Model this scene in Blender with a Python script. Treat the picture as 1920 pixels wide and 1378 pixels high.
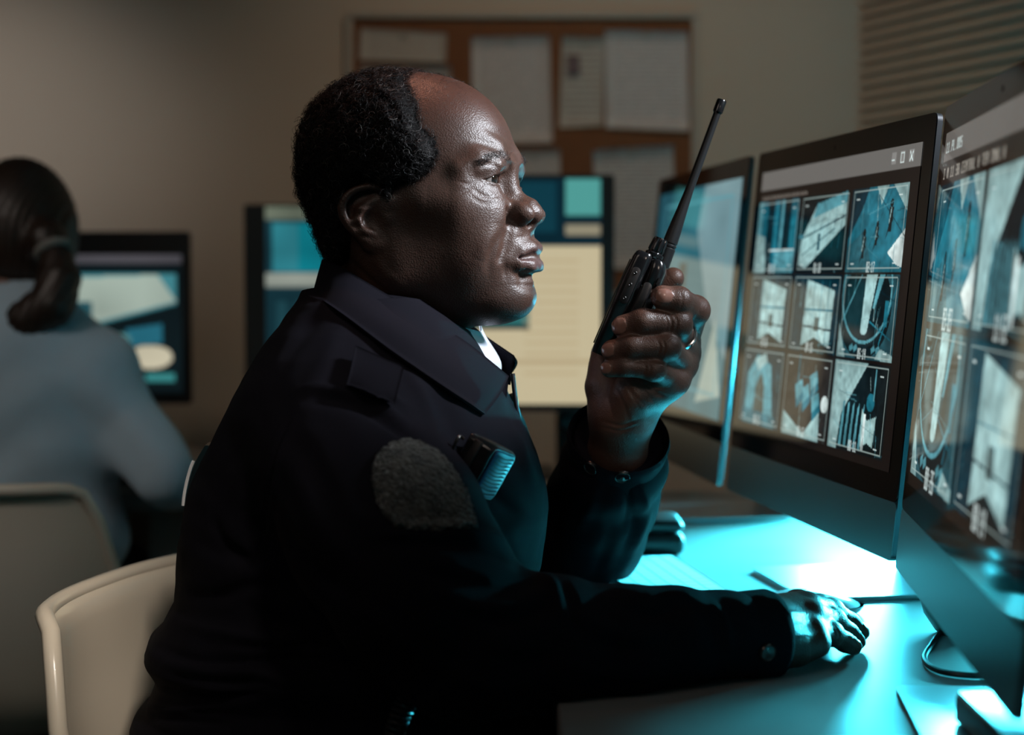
import bpy, bmesh, math, random
import numpy as np
from mathutils import Vector, Matrix

for _o in list(bpy.data.objects):
    bpy.data.objects.remove(_o)
scene = bpy.context.scene
COL = scene.collection
rng = np.random.default_rng(7)
random.seed(7)

# ------------------------------------------------------------------ camera
EYE_Z = 1.05                      # lens height above the floor
FPX = 3200.0                      # focal length in pixels of a 1920 px wide frame (60 mm lens)
PITCH = math.atan((689 - 518) / FPX)
cam_data = bpy.data.cameras.new('camera')
cam_data.lens = 60.0
cam_data.sensor_width = 36.0
cam_data.clip_start = 0.05
cam_data.clip_end = 60
cam_data.dof.use_dof = True
cam_data.dof.focus_distance = 1.54
cam_data.dof.aperture_fstop = 3.2
cam = bpy.data.objects.new('camera', cam_data)
COL.objects.link(cam)
cam.location = (0, 0, EYE_Z)
cam.rotation_euler = (math.pi / 2 - PITCH, 0, 0)
scene.camera = cam

# ------------------------------------------------------------------ world, exposure
world = bpy.data.worlds.new('room_air')
scene.world = world
world.use_nodes = True
world.node_tree.nodes['Background'].inputs[0].default_value = (0.010, 0.010, 0.011, 1)
world.node_tree.nodes['Background'].inputs[1].default_value = 1.0
vs = scene.view_settings
vs.view_transform = 'Standard'
vs.look = 'None'
vs.exposure = 0.0
vs.gamma = 1.0
vs.use_curve_mapping = False
scene.cycles.use_denoising = True
scene.cycles.max_bounces = 8
scene.cycles.sample_clamp_indirect = 4.0


# ------------------------------------------------------------------ room lights and added fills
def aim(o, target):
    d = Vector(target) - Vector(o.location)
    o.rotation_euler = d.to_track_quat('-Z', 'Y').to_euler()


def area(name, loc, target, size, power, color, sy=None, spread=180):
    l = bpy.data.lights.new(name, 'AREA')
    l.energy = power
    l.color = color
    l.size = size
    if sy:
        l.shape = 'RECTANGLE'
        l.size_y = sy
    l.spread = math.radians(spread)
    o = bpy.data.objects.new(name, l)
    COL.objects.link(o)
    o.location = loc
    aim(o, target)
    return o


def spot(name, loc, target, deg, blend, power, color, radius=0.03):
    l = bpy.data.lights.new(name, 'SPOT')
    l.energy = power
    l.color = color
    l.spot_size = math.radians(deg)
    l.spot_blend = blend
    l.shadow_soft_size = radius
    o = bpy.data.objects.new(name, l)
    COL.objects.link(o)
    o.location = loc
    aim(o, target)
    return o


# cyan light strip low behind the monitor row, shining under the screens across the desk
area('cyan_strip_light', (0.82, 2.30, 0.91), (0.28, 1.58, 0.69), 0.90, 37.0, (0.06, 0.77, 1.0), 0.03, 66)
# cool key from the front of the officer's face
spot('cool_key_light', (1.02, 1.33, 1.76), (0.01, 1.55, 1.11), 22, 0.8, 190, (0.86, 0.92, 1.0), 0.12)
# dim warm room light from above and behind the camera
area('warm_room_light', (-0.9, 0.1, 2.35), (-0.2, 1.7, 0.9), 0.7, 1.8, (1.0, 0.83, 0.72), 0.7, 150)
# added warm fill spot from above, brightening the man's chair
spot('chair_fill_light', (0.30, 0.15, 2.45), (-0.45, 1.58, 0.71), 12, 0.9, 150, (1.0, 0.88, 0.76), 0.15)
# reddish glow from behind on the crown
spot('warm_back_light', (-0.30, 1.95, 2.55), (-0.075, 1.6, 1.20), 9.5, 0.9, 45, (1.0, 0.42, 0.28), 0.08)
# added soft warm fill that brightens the raised hand
spot('hand_fill_light', (0.45, 0.35, 1.55), (0.09, 1.58, 1.0), 13, 0.9, 14, (1.0, 0.80, 0.68), 0.15)
# added fill spot to lift the colleague's shirt and chair
spot('colleague_fill_light', (-1.5, 0.5, 2.4), (-0.62, 2.45, 0.86), 21, 0.9, 30, (1.0, 0.88, 0.80), 0.15)
# wall washes
spot('wall_wash_light', (0.2, 1.8, 2.6), (0.2, 3.4, 0.98), 64, 1.0, 38, (1.0, 0.76, 0.55), 0.15)
spot('corner_wash_light', (-2.2, 2.0, 1.7), (-1.06, 3.42, 1.36), 24, 1.0, 65, (1.0, 0.92, 0.86), 0.10)


# ------------------------------------------------------------------ helpers
def at(px, py, Y):
    """World point seen at a photo pixel, Y metres in front of the lens."""
    x = (px - 960) / FPX
    y = (689 - py) / FPX
    d = np.array([x, math.cos(PITCH) + y * math.sin(PITCH), -math.sin(PITCH) + y * math.cos(PITCH)])
    d = d * (Y / d[1])
    return np.array([d[0], d[1], d[2] + EYE_Z])


def pix(V):
    """Photo pixel coordinates of world points."""
    V = np.asarray(V, dtype=np.float64)
    x = V[:, 0]
    y = V[:, 1]
    z = V[:, 2] - EYE_Z
    f = y * math.cos(PITCH) - z * math.sin(PITCH)
    u = y * math.sin(PITCH) + z * math.cos(PITCH)
    return np.stack([960 + FPX * x / f, 689 - FPX * u / f], 1)


def ats(lst):
    return np.array([at(*p) for p in lst])


def nodes_of(m):
    return m.node_tree.nodes, m.node_tree.links


def mat(name, color, rough=0.5, metal=0.0, spec=0.5, noise=None, bump=None, coat=0.0, sss=0.0, sheen=0.0, vary=None):
    """Procedural principled material. noise=(scale, second colour), bump=(scale, strength, distance)."""
    m = bpy.data.materials.new(name)
    m.use_nodes = True
    N, L = nodes_of(m)
    b = N['Principled BSDF']
    b.inputs['Base Color'].default_value = (*color, 1)
    b.inputs['Roughness'].default_value = rough
    b.inputs['Metallic'].default_value = metal
    b.inputs['Specular IOR Level'].default_value = spec
    b.inputs['Coat Weight'].default_value = coat
    if sheen:
        b.inputs['Sheen Weight'].default_value = sheen
        b.inputs['Sheen Roughness'].default_value = 0.5
    if sss:
        b.inputs['Subsurface Weight'].default_value = sss
        b.inputs['Subsurface Radius'].default_value = (0.012, 0.004, 0.002)
        b.inputs['Subsurface Scale'].default_value = 0.3
    tc = N.new('ShaderNodeTexCoord')
    if noise:
        n = N.new('ShaderNodeTexNoise')
        n.inputs['Scale'].default_value = noise[0]
        n.inputs['Detail'].default_value = 5
        L.new(tc.outputs['Object'], n.inputs['Vector'])
        r = N.new('ShaderNodeValToRGB')
        r.color_ramp.elements[0].position = 0.35
        r.color_ramp.elements[1].position = 0.68
        r.color_ramp.elements[0].color = (*color, 1)
        r.color_ramp.elements[1].color = (*noise[1], 1)
        L.new(n.outputs['Fac'], r.inputs['Fac'])
        L.new(r.outputs['Color'], b.inputs['Base Color'])
    if bump:
        n = N.new('ShaderNodeTexNoise')
        n.inputs['Scale'].default_value = bump[0]
        n.inputs['Detail'].default_value = 3
        L.new(tc.outputs['Object'], n.inputs['Vector'])
        bp = N.new('ShaderNodeBump')
        bp.inputs['Strength'].default_value = bump[1]
        bp.inputs['Distance'].default_value = bump[2]
        L.new(n.outputs['Fac'], bp.inputs['Height'])
        L.new(bp.outputs['Normal'], b.inputs['Normal'])
    return m


def tag(o, label=None, cat=None, group=None, kind=None):
    if label:
        o['label'] = label
    if cat:
        o['category'] = cat
    if group:
        o['group'] = group
    if kind:
        o['kind'] = kind
    return o


def thing(name, loc, label, cat, group=None, rz=0.0):
    o = bpy.data.objects.new(name, None)
    o.empty_display_size = 0.05
    COL.objects.link(o)
    o.location = loc
    o.rotation_euler = (0, 0, rz)
    return tag(o, label, cat, group)


def to_parent(V, parent):
    """World coordinates into the parent chain's space (parents carry only a location and a turn about z)."""
    M = Matrix.Identity(4)
    chain = []
    p = parent
    while p is not None:
        chain.append(p)
        p = p.parent
    for p in reversed(chain):
        M = M @ (Matrix.Translation(p.location) @ p.rotation_euler.to_matrix().to_4x4())
    Mi = np.array(M.inverted())
    V = np.asarray(V, dtype=np.float64)
    return V @ Mi[:3, :3].T + Mi[:3, 3]


def mesh(name, V, F, m, parent=None, world=True, smooth=True, mats=None, fmat=None, auto=None):
    V = np.asarray(V, dtype=np.float64)
    if parent is not None and world:
        V = to_parent(V, parent)
    me = bpy.data.meshes.new(name)
    me.from_pydata(V.tolist() if len(V) < 5000 else V, [], F if isinstance(F, list) else F.tolist())
    for mm in (mats or [m]):
        me.materials.append(mm)
    if fmat is not None:
        me.polygons.foreach_set('material_index', np.asarray(fmat, dtype=np.int32))
    me.polygons.foreach_set('use_smooth', [bool(smooth)] * len(me.polygons))
    me.update()
    if auto:
        me.set_sharp_from_angle(angle=math.radians(auto))
    o = bpy.data.objects.new(name, me)
    COL.objects.link(o)
    if parent is not None:
        o.parent = parent
    return o


class MB:
    """Collects boxes, tubes and lofts into one mesh."""

    def __init__(self):
        self.V = []
        self.F = []
        self.fm = []
        self.n = 0

    def add(self, V, F, mi=0):
        V = np.asarray(V, dtype=np.float64)
        self.V.append(V)
        for f in F:
            self.F.append([int(i) + self.n for i in f])
            self.fm.append(mi)
        self.n += len(V)
        return self

    def frame_box(self, c, ax, ay, az, bev=0.0, mi=0):
        """Box with centre c and half-axis vectors, optionally with chamfered edges."""
        c, ax, ay, az = [np.asarray(t, dtype=float) for t in (c, ax, ay, az)]
        if bev <= 0:
            V = [c + sx * ax + sy * ay + sz * az for sx in (-1, 1) for sy in (-1, 1) for sz in (-1, 1)]
            F = [(0, 1, 3, 2), (4, 6, 7, 5), (0, 4, 5, 1), (2, 3, 7, 6), (0, 2, 6, 4), (1, 5, 7, 3)]
            return self.add(V, F, mi)
        bm = bmesh.new()
        bmesh.ops.create_cube(bm, size=2)
        L = [np.linalg.norm(t) for t in (ax, ay, az)]
        for v in bm.verts:
            v.co = Vector((v.co.x * L[0], v.co.y * L[1], v.co.z * L[2]))
        bmesh.ops.bevel(bm, geom=list(bm.edges), offset=bev, segments=3, profile=0.5, affect='EDGES')
        bm.verts.ensure_lookup_table()
        A = np.array([ax / L[0], ay / L[1], az / L[2]])
        V = np.array([v.co[:] for v in bm.verts]) @ A + c
        F = [[v.index for v in f.verts] for f in bm.faces]
        bm.free()
        return self.add(V, F, mi)

    def box(self, lo, hi, bev=0.0, mi=0):
        lo = np.asarray(lo, float)
        hi = np.asarray(hi, float)
        h = (hi - lo) / 2
        return self.frame_box((lo + hi) / 2, (h[0], 0, 0), (0, h[1], 0), (0, 0, h[2]), bev, mi)

    def tube(self, pts, rad, seg=10, cap=True, closed=False, mi=0):
        pts = np.asarray(pts, dtype=float)
        n = len(pts)
        rad = np.broadcast_to(np.asarray(rad, float), (n,))
        T = np.gradient(pts, axis=0) if not closed else (np.roll(pts, -1, 0) - np.roll(pts, 1, 0))
        T /= np.maximum(np.linalg.norm(T, axis=1), 1e-9)[:, None]
        ref = np.array([0, 0, 1.0]) if abs(T[0][2]) < 0.9 else np.array([1.0, 0, 0])
        V = []
        a = np.cross(T[0], ref)
        a /= np.linalg.norm(a)
        ang = np.linspace(0, 2 * np.pi, seg, endpoint=False)
        for i in range(n):
            a = a - T[i] * np.dot(a, T[i])
            a /= max(np.linalg.norm(a), 1e-9)
            b = np.cross(T[i], a)
            V.append(pts[i] + rad[i] * (np.cos(ang)[:, None] * a + np.sin(ang)[:, None] * b))
        V = np.concatenate(V)
        F = []
        rr = n if closed else n - 1
        for i in range(rr):
            j = (i + 1) % n
            for k in range(seg):
                k2 = (k + 1) % seg
                F.append((i * seg + k, i * seg + k2, j * seg + k2, j * seg + k))
        if cap and not closed:
            F.append(tuple(range(seg - 1, -1, -1)))
            F.append(tuple((n - 1) * seg + k for k in range(seg)))
        return self.add(V, F, mi)

    def loft(self, rings, closed=True, cap=True, mi=0):
        n = len(rings)
        s = len(rings[0])
        V = np.concatenate([np.asarray(r, float) for r in rings])
        F = []
        for i in range(n - 1):
            for k in range(s if closed else s - 1):
                k2 = (k + 1) % s
                F.append((i * s + k, i * s + k2, (i + 1) * s + k2, (i + 1) * s + k))
        if cap:
            F.append(tuple(range(s - 1, -1, -1)))
            F.append(tuple((n - 1) * s + k for k in range(s)))
        return self.add(V, F, mi)

    def lathe(self, base, axis, prof, seg=24, mi=0):
        """prof: (radius, height) pairs along axis from base."""
        base = np.asarray(base, float)
        axis = np.asarray(axis, float)
        axis = axis / np.linalg.norm(axis)
        ref = np.array([0, 0, 1.0]) if abs(axis[2]) < 0.9 else np.array([1.0, 0, 0])
        a = np.cross(axis, ref)
        a /= np.linalg.norm(a)
        b = np.cross(axis, a)
        ang = np.linspace(0, 2 * np.pi, seg, endpoint=False)
        rings = [base + axis * h + r * (np.cos(ang)[:, None] * a + np.sin(ang)[:, None] * b) for r, h in prof]
        return self.loft(rings, mi=mi)

    def build(self, name, m, parent=None, smooth=True, auto=35, mats=None, world=True):
        V = np.concatenate(self.V)
        return mesh(name, V, self.F, m, parent, world, smooth, mats, self.fm if mats else None, auto)


def spline(pts, n):
    """Catmull-Rom through points (any dimension), n samples."""
    P = np.asarray(pts, float)
    d = np.linalg.norm(np.diff(P, axis=0), axis=1)
    t = np.concatenate([[0], np.cumsum(np.sqrt(np.maximum(d, 1e-9)))])
    out = []
    for x in np.linspace(0, t[-1], n):
        i = min(max(int(np.searchsorted(t, x, side='right')) - 1, 0), len(P) - 2)
        u = (x - t[i]) / (t[i + 1] - t[i])
        h = t[i + 1] - t[i]
        m0 = (P[i + 1] - P[i - 1]) / (t[i + 1] - t[i - 1]) if i > 0 else (P[1] - P[0]) / (t[1] - t[0])
        m1 = (P[i + 2] - P[i]) / (t[i + 2] - t[i]) if i + 2 < len(P) else (P[i + 1] - P[i]) / h
        u2, u3 = u * u, u ** 3
        out.append((2 * u3 - 3 * u2 + 1) * P[i] + (u3 - 2 * u2 + u) * h * m0 + (3 * u2 - 2 * u3) * P[i + 1] + (u3 - u2) * h * m1)
    return np.array(out)


def grid_faces(nu, nv, flip=False):
    i, j = np.meshgrid(np.arange(nu - 1), np.arange(nv - 1), indexing='ij')
    a = (i * nv + j).ravel()
    f = np.stack([a, a + nv, a + nv + 1, a + 1], 1)
    return f[:, ::-1] if flip else f


def sheet(V, nu, nv, thick):
    """Grid surface (nu*nv points) turned into a closed shell of the given thickness."""
    V = np.asarray(V, float).reshape(nu, nv, 3)
    du = np.gradient(V, axis=0)
    dv = np.gradient(V, axis=1)
    n = np.cross(du, dv)
    n /= np.maximum(np.linalg.norm(n, axis=2), 1e-12)[..., None]
    A = (V + n * thick / 2).reshape(-1, 3)
    B = (V - n * thick / 2).reshape(-1, 3)
    F = grid_faces(nu, nv).tolist() + (grid_faces(nu, nv, True) + nu * nv).tolist()
    o = nu * nv
    idx = np.arange(nu * nv).reshape(nu, nv)
    ring = np.concatenate([idx[0, :], idx[1:, -1], idx[-1, -2::-1], idx[-2:0:-1, 0]])
    for k in range(len(ring)):
        a, b = int(ring[k]), int(ring[(k + 1) % len(ring)])
        F.append([b, a, a + o, b + o])
    return np.concatenate([A, B]), F


# ------------------------------------------------------------------ implicit surfaces
def v3(*a):
    return np.array(a, dtype=np.float32)


def ell(P, c, r):
    q = P - v3(*c)
    r = v3(*r)
    k0 = np.sqrt(((q / r) ** 2).sum(1)) + 1e-9
    k1 = np.sqrt(((q / (r * r)) ** 2).sum(1)) + 1e-9
    return k0 * (k0 - 1) / k1


def cone(P, a, b, ra, rb):
    a = np.asarray(a, dtype=np.float32)
    b = np.asarray(b, dtype=np.float32)
    ab = b - a
    t = np.clip(((P - a) @ ab) / max(float(ab @ ab), 1e-12), 0, 1)
    return np.sqrt(((P - a - t[:, None] * ab) ** 2).sum(1)) - (ra + t * (rb - ra))


def chain(P, pts, rad, k=0.0):
    d = None
    for i in range(len(pts) - 1):
        e = cone(P, pts[i], pts[i + 1], rad[i], rad[i + 1])
        d = e if d is None else (smin(d, e, k) if k else np.minimum(d, e))
    return d


def smin(a, b, k):
    h = np.clip(0.5 + 0.5 * (b - a) / k, 0, 1)
    return b + (a - b) * h - k * h * (1 - h)


def smax(a, b, k):
    return -smin(-a, -b, k)


def sstep(a, b, x):
    t = np.clip((x - a) / (b - a), 0, 1)
    return t * t * (3 - 2 * t)


def polygonize(f, lo, hi, h, block=6, margin=1.7, newton=2):
    """Surface nets of the implicit function f over a box, evaluated only near the surface."""
    lo = np.asarray(lo, float)
    hi = np.asarray(hi, float)
    nb = np.ceil((hi - lo) / (h * block)).astype(int)
    n = nb * block
    bi = np.stack(np.meshgrid(*[np.arange(k) for k in nb], indexing='ij'), -1).reshape(-1, 3)
    cen = (lo + (bi + 0.5) * block * h - 0.5 * h).astype(np.float32)
    dc = np.concatenate([f(cen[i:i + 200000]) for i in range(0, len(cen), 200000)])
    D = np.repeat(np.repeat(np.repeat(dc.reshape(nb), block, 0), block, 1), block, 2).astype(np.float32)
    act = np.abs(dc) < block * h * 0.87 * margin
    ab = bi[act]
    off = np.stack(np.meshgrid(*[np.arange(block)] * 3, indexing='ij'), -1).reshape(-1, 3)
    step = max(1, 300000 // len(off))
    for i in range(0, len(ab), step):
        I = (ab[i:i + step, None, :] * block + off[None]).reshape(-1, 3)
        d = f((lo + I * h).astype(np.float32))
        D[I[:, 0], I[:, 1], I[:, 2]] = d
    S = D < 0
    C = [S[a:n[0] - 1 + a, b:n[1] - 1 + b, c:n[2] - 1 + c] for a in (0, 1) for b in (0, 1) for c in (0, 1)]
    tot = sum(c.astype(np.int8) for c in C)
    cells = np.argwhere((tot > 0) & (tot < 8))
    ids = np.full(tot.shape, -1, dtype=np.int64)
    ids[cells[:, 0], cells[:, 1], cells[:, 2]] = np.arange(len(cells))
    corners = [(a, b, c) for a in (0, 1) for b in (0, 1) for c in (0, 1)]
    cv = np.stack([D[cells[:, 0] + a, cells[:, 1] + b, cells[:, 2] + c] for a, b, c in corners], 1)
    acc = np.zeros((len(cells), 3))
    cnt = np.zeros(len(cells))
    for i in range(8):
        for j in range(i + 1, 8):
            ci, cj = np.array(corners[i]), np.array(corners[j])
            if np.abs(ci - cj).sum() != 1:
                continue
            a, b = cv[:, i], cv[:, j]
            m = (a < 0) != (b < 0)
            t = np.where(m, a / np.where(m, a - b, 1), 0)
            acc += m[:, None] * (ci + t[:, None] * (cj - ci))
            cnt += m
    V = lo + h * (cells + acc / cnt[:, None])
    F = []
    for ax in range(3):
        o1, o2 = [(1, 2), (2, 0), (0, 1)][ax]
        a = S[tuple(slice(0, n[q] - 1) if q == ax else slice(1, n[q] - 1) for q in range(3))]
        b = S[tuple(slice(1, n[q]) if q == ax else slice(1, n[q] - 1) for q in range(3))]
        e = np.argwhere(a != b)
        sg = a[e[:, 0], e[:, 1], e[:, 2]]
        base = e.copy()
        base[:, o1] += 1
        base[:, o2] += 1

        def cid(d1, d2):
            q = base.copy()
            q[:, o1] -= d1
            q[:, o2] -= d2
            return ids[q[:, 0], q[:, 1], q[:, 2]]
        quad = np.stack([cid(1, 1), cid(0, 1), cid(0, 0), cid(1, 0)], 1)
        quad[~sg] = quad[~sg][:, ::-1]
        F.append(quad)
    F = np.concatenate(F)
    F = F[(F >= 0).all(1)]
    for _ in range(newton):
        P = V.astype(np.float32)
        g, d = grad(f, P, h * 0.4)
        gn = np.maximum((g * g).sum(1), 0.05)
        V = V - np.clip(d / gn, -h, h)[:, None] * g
    return V, F


def grad(f, P, e):
    d0 = f(P)
    g = np.stack([f(P + v3(*(e if i == k else 0 for i in range(3)))) - d0 for k in range(3)], 1) / e
    return g, d0


def vnormals(V, F):
    F = np.asarray(F)
    a, b, c, d = V[F[:, 0]], V[F[:, 1]], V[F[:, 2]], V[F[:, 3]]
    fn = np.cross(c - a, d - b)
    N = np.zeros_like(V)
    for k in range(4):
        np.add.at(N, F[:, k], fn)
    return N / np.maximum(np.linalg.norm(N, axis=1), 1e-12)[:, None]


def relax(V, F, it=1, lam=0.5):
    F = np.asarray(F)
    for _ in range(it):
        A = np.zeros_like(V)
        c = np.zeros(len(V))
        for k in range(4):
            np.add.at(A, F[:, k], V[F[:, (k + 1) % 4]] + V[F[:, (k + 3) % 4]])
            np.add.at(c, F[:, k], 2)
        V = V + lam * (A / np.maximum(c, 1)[:, None] - V)
    return V


def polydist(Q, pts):
    """Distance of 2-D points to a polyline and the position along it (0..1)."""
    pts = np.asarray(pts, float)
    best = np.full(len(Q), 1e9)
    pos = np.zeros(len(Q))
    L = np.concatenate([[0], np.cumsum(np.linalg.norm(np.diff(pts, axis=0), axis=1))])
    for i in range(len(pts) - 1):
        a, b = pts[i], pts[i + 1]
        ab = b - a
        t = np.clip(((Q - a) @ ab) / max(ab @ ab, 1e-9), 0, 1)
        d = np.linalg.norm(Q - a - t[:, None] * ab, axis=1)
        m = d < best
        best = np.where(m, d, best)
        pos = np.where(m, (L[i] + t * (L[i + 1] - L[i])) / L[-1], pos)
    return best, pos


def polysd(Q, poly):
    """Signed distance (negative inside) of 2-D points to a polygon."""
    poly = np.asarray(poly, float)
    d, _ = polydist(Q, np.concatenate([poly, poly[:1]]))
    ins = np.zeros(len(Q), bool)
    j = len(poly) - 1
    for i in range(len(poly)):
        xi, yi = poly[i]
        xj, yj = poly[j]
        c = ((yi > Q[:, 1]) != (yj > Q[:, 1])) & (Q[:, 0] < (xj - xi) * (Q[:, 1] - yi) / (yj - yi + 1e-12) + xi)
        ins ^= c
        j = i
    return np.where(ins, -d, d)


def carve(V, N, strokes, side=None):
    """Press creases and raise ridges along drawn lines on the part of a surface that faces the lens."""
    Q = pix(V)
    view = V - np.array([0, 0, EYE_Z])
    view /= np.linalg.norm(view, axis=1)[:, None]
    w = sstep(0.02, 0.30, -(view * N).sum(1))
    disp = np.zeros(len(V))
    for pts, width, amp in strokes:
        sp = spline(pts, max(8, 6 * len(pts)))
        lo = sp.min(0) - 3 * width
        hi = sp.max(0) + 3 * width
        m = ((Q > lo) & (Q < hi)).all(1) & (w > 0)
        if not m.any():
            continue
        d, t = polydist(Q[m], sp)
        tap = np.sin(np.pi * np.clip(t, 0.03, 0.97)) ** 0.6
        disp[m] += amp * np.exp(-(d / width) ** 2) * tap
    return V + N * (disp * w)[:, None]
# ------------------------------------------------------------------ materials of the place
M = {}
M['wall'] = mat('warm_grey_paint', (0.44, 0.378, 0.315), 0.85, noise=(3.0, (0.42, 0.36, 0.30)), bump=(260, 0.08, 0.001))
M['floor'] = mat('dark_carpet', (0.045, 0.04, 0.038), 0.95, noise=(60, (0.06, 0.055, 0.05)))
M['ceiling'] = mat('ceiling_paint', (0.4, 0.38, 0.36), 0.9)
M['desk'] = mat('desk_laminate', (0.20, 0.185, 0.175), 0.36, noise=(9, (0.225, 0.21, 0.20)), bump=(500, 0.05, 0.0005))
M['leg'] = mat('dark_steel', (0.05, 0.05, 0.055), 0.4, 0.8)
M['alu'] = mat('brushed_aluminium', (0.55, 0.56, 0.58), 0.32, 1.0, bump=(900, 0.03, 0.0003))
M['case'] = mat('dark_anodised_case', (0.15, 0.155, 0.165), 0.42, 0.9)
M['chin'] = mat('satin_aluminium', (0.20, 0.20, 0.205), 0.38, 0.85)
M['glass'] = mat('black_screen_glass', (0.004, 0.004, 0.005), 0.06, spec=0.5)
M['black'] = mat('black_plastic', (0.012, 0.012, 0.013), 0.38)
M['gloss'] = mat('glossy_black_plastic', (0.008, 0.008, 0.009), 0.18, spec=0.6)
M['cork'] = mat('cork', (0.17, 0.066, 0.024), 0.9, noise=(120, (0.13, 0.05, 0.02)), bump=(300, 0.3, 0.002))
M['board_frame'] = mat('board_frame_paint', (0.34, 0.31, 0.27), 0.6)
M['shell'] = mat('cream_moulded_plastic', (0.80, 0.71, 0.58), 0.26, spec=0.5, coat=0.3)
M['white'] = mat('white_plastic', (0.75, 0.76, 0.78), 0.25, spec=0.5, coat=0.4)
M['key'] = mat('pale_key_plastic', (0.72, 0.70, 0.68), 0.45)
M['blind'] = mat('blind_slat_enamel', (0.36, 0.26, 0.19), 0.6)
M['wood'] = mat('orange_wood', (0.42, 0.17, 0.05), 0.5, noise=(8, (0.30, 0.11, 0.03)))

# ------------------------------------------------------------------ room shell
WALL_Y = 3.42
CX = 0.695                        # back right corner
RD = np.array([0.36, -0.933])     # the right wall runs at an angle


def wall(name, a, b, z0, z1, m):
    a = np.asarray(a, float)
    b = np.asarray(b, float)
    d = (b - a) / np.linalg.norm(b - a)
    nrm = np.array([d[1], -d[0]])  # outward
    V = []
    for off in (0, 0.10):
        for p in (a, b):
            for z in (z0, z1):
                q = p + nrm * off
                V.append((q[0], q[1], z))
    F = [(0, 1, 3, 2), (4, 6, 7, 5), (0, 4, 5, 1), (2, 3, 7, 6), (0, 2, 6, 4), (1, 5, 7, 3)]
    return tag(mesh(name, V, F, m, smooth=False), kind='structure')


ROOM_H = 2.75
R0 = np.array([CX, WALL_Y])
R1 = R0 + RD * 5.6
LX = -2.6
wall('wall_back', (R0[0], R0[1]), (LX, WALL_Y), 0, ROOM_H, M['wall'])
wall('wall_left', (LX, WALL_Y), (LX, -1.8), 0, ROOM_H, M['wall'])
wall('wall_right', (R1[0], R1[1]), (R0[0], R0[1]), 0, ROOM_H, M['wall'])
wall('wall_front', (LX, R1[1]), (R1[0], R1[1]), 0, ROOM_H, M['wall'])
fb = MB()
fb.box((LX - .1, R1[1] - .1, -0.1), (R1[0] + .2, WALL_Y + .1, 0))
tag(fb.build('floor', M['floor'], smooth=False, auto=None), kind='structure')
cb = MB()
cb.box((LX - .1, R1[1] - .1, ROOM_H), (R1[0] + .2, WALL_Y + .1, ROOM_H + .1))
tag(cb.build('ceiling', M['ceiling'], smooth=False, auto=None), kind='structure')
bb = MB()
bb.box((LX, WALL_Y - 0.015, 0), (CX, WALL_Y, 0.08))
tag(bb.build('baseboard_back', M['wall'], smooth=False, auto=None), kind='structure')

# venetian blind on the right wall
bl_root = thing('venetian_blind', (R0[0] + RD[0] * .9, R0[1] + RD[1] * .9, 0.95), 'dim taupe venetian blind hanging on the angled wall above the monitors', 'blind')
u3 = np.array([RD[0], RD[1], 0])
n3 = np.array([RD[1], -RD[0], 0])      # into the room
for i in range(46):
    z = 0.98 + i * 0.0225
    c = np.array([R0[0], R0[1], z]) + u3 * 0.86 + n3 * 0.03
    b = MB()
    rings = []
    for s in np.linspace(-1, 1, 7):
        w = 0.0125 * s
        p = n3 * (w * 0.55) + np.array([0, 0, 1]) * (-w * 0.83) + n3 * 0.0022 * (1 - s * s)
        rings.append(p)
    V = []
    for e in (-0.82, 0.82):
        for p in rings:
            V.append(c + u3 * e + p)
    Vs, Fs = sheet(np.array(V), 2, 7, 0.0006)
    mesh('slat', Vs, Fs, M['blind'], bl_root)
b = MB()
b.frame_box(np.array([R0[0], R0[1], 0.98 + 46 * .0225 + .012]) + u3 * .86 + n3 * .03, u3 * .83, n3 * .02, (0, 0, .018), 0.003)
b.build('head_rail', M['blind'], bl_root)
for e in (-0.62, 0.0, 0.62):
    b = MB()
    c = np.array([R0[0], R0[1], 0]) + u3 * (.86 + e) + n3 * .046
    b.tube([c + np.array([0, 0, .97]), c + np.array([0, 0, 2.02])], 0.0012, 6)
    b.build('ladder_cord', M['blind'], bl_root)

# ------------------------------------------------------------------ notice board
BY = WALL_Y - 0.012


def wpt(px, py, y=BY):
    return at(px, py, y)


board = thing('notice_board', wpt(976, 545), 'framed cork notice board covered in papers on the back wall', 'notice board')
a, c = wpt(662, 36), wpt(1294, 545)
b = MB()
b.box((a[0], BY - .004, c[2]), (c[0], WALL_Y, a[2]))
b.build('cork_panel', M['cork'], board)
fw = 0.014
for nm, lo, hi in (('top', (a[0] - fw, a[2]), (c[0] + fw, a[2] + fw)), ('bottom', (a[0] - fw, c[2] - fw), (c[0] + fw, c[2])), ('left', (a[0] - fw, c[2]), (a[0], a[2])), ('right', (c[0], c[2]), (c[0] + fw, a[2]))):
    b = MB()
    b.box((lo[0], BY - .014, lo[1]), (hi[0], WALL_Y, hi[1]), 0.002)
    b.build('frame_rail', M['board_frame'], board)


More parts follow.
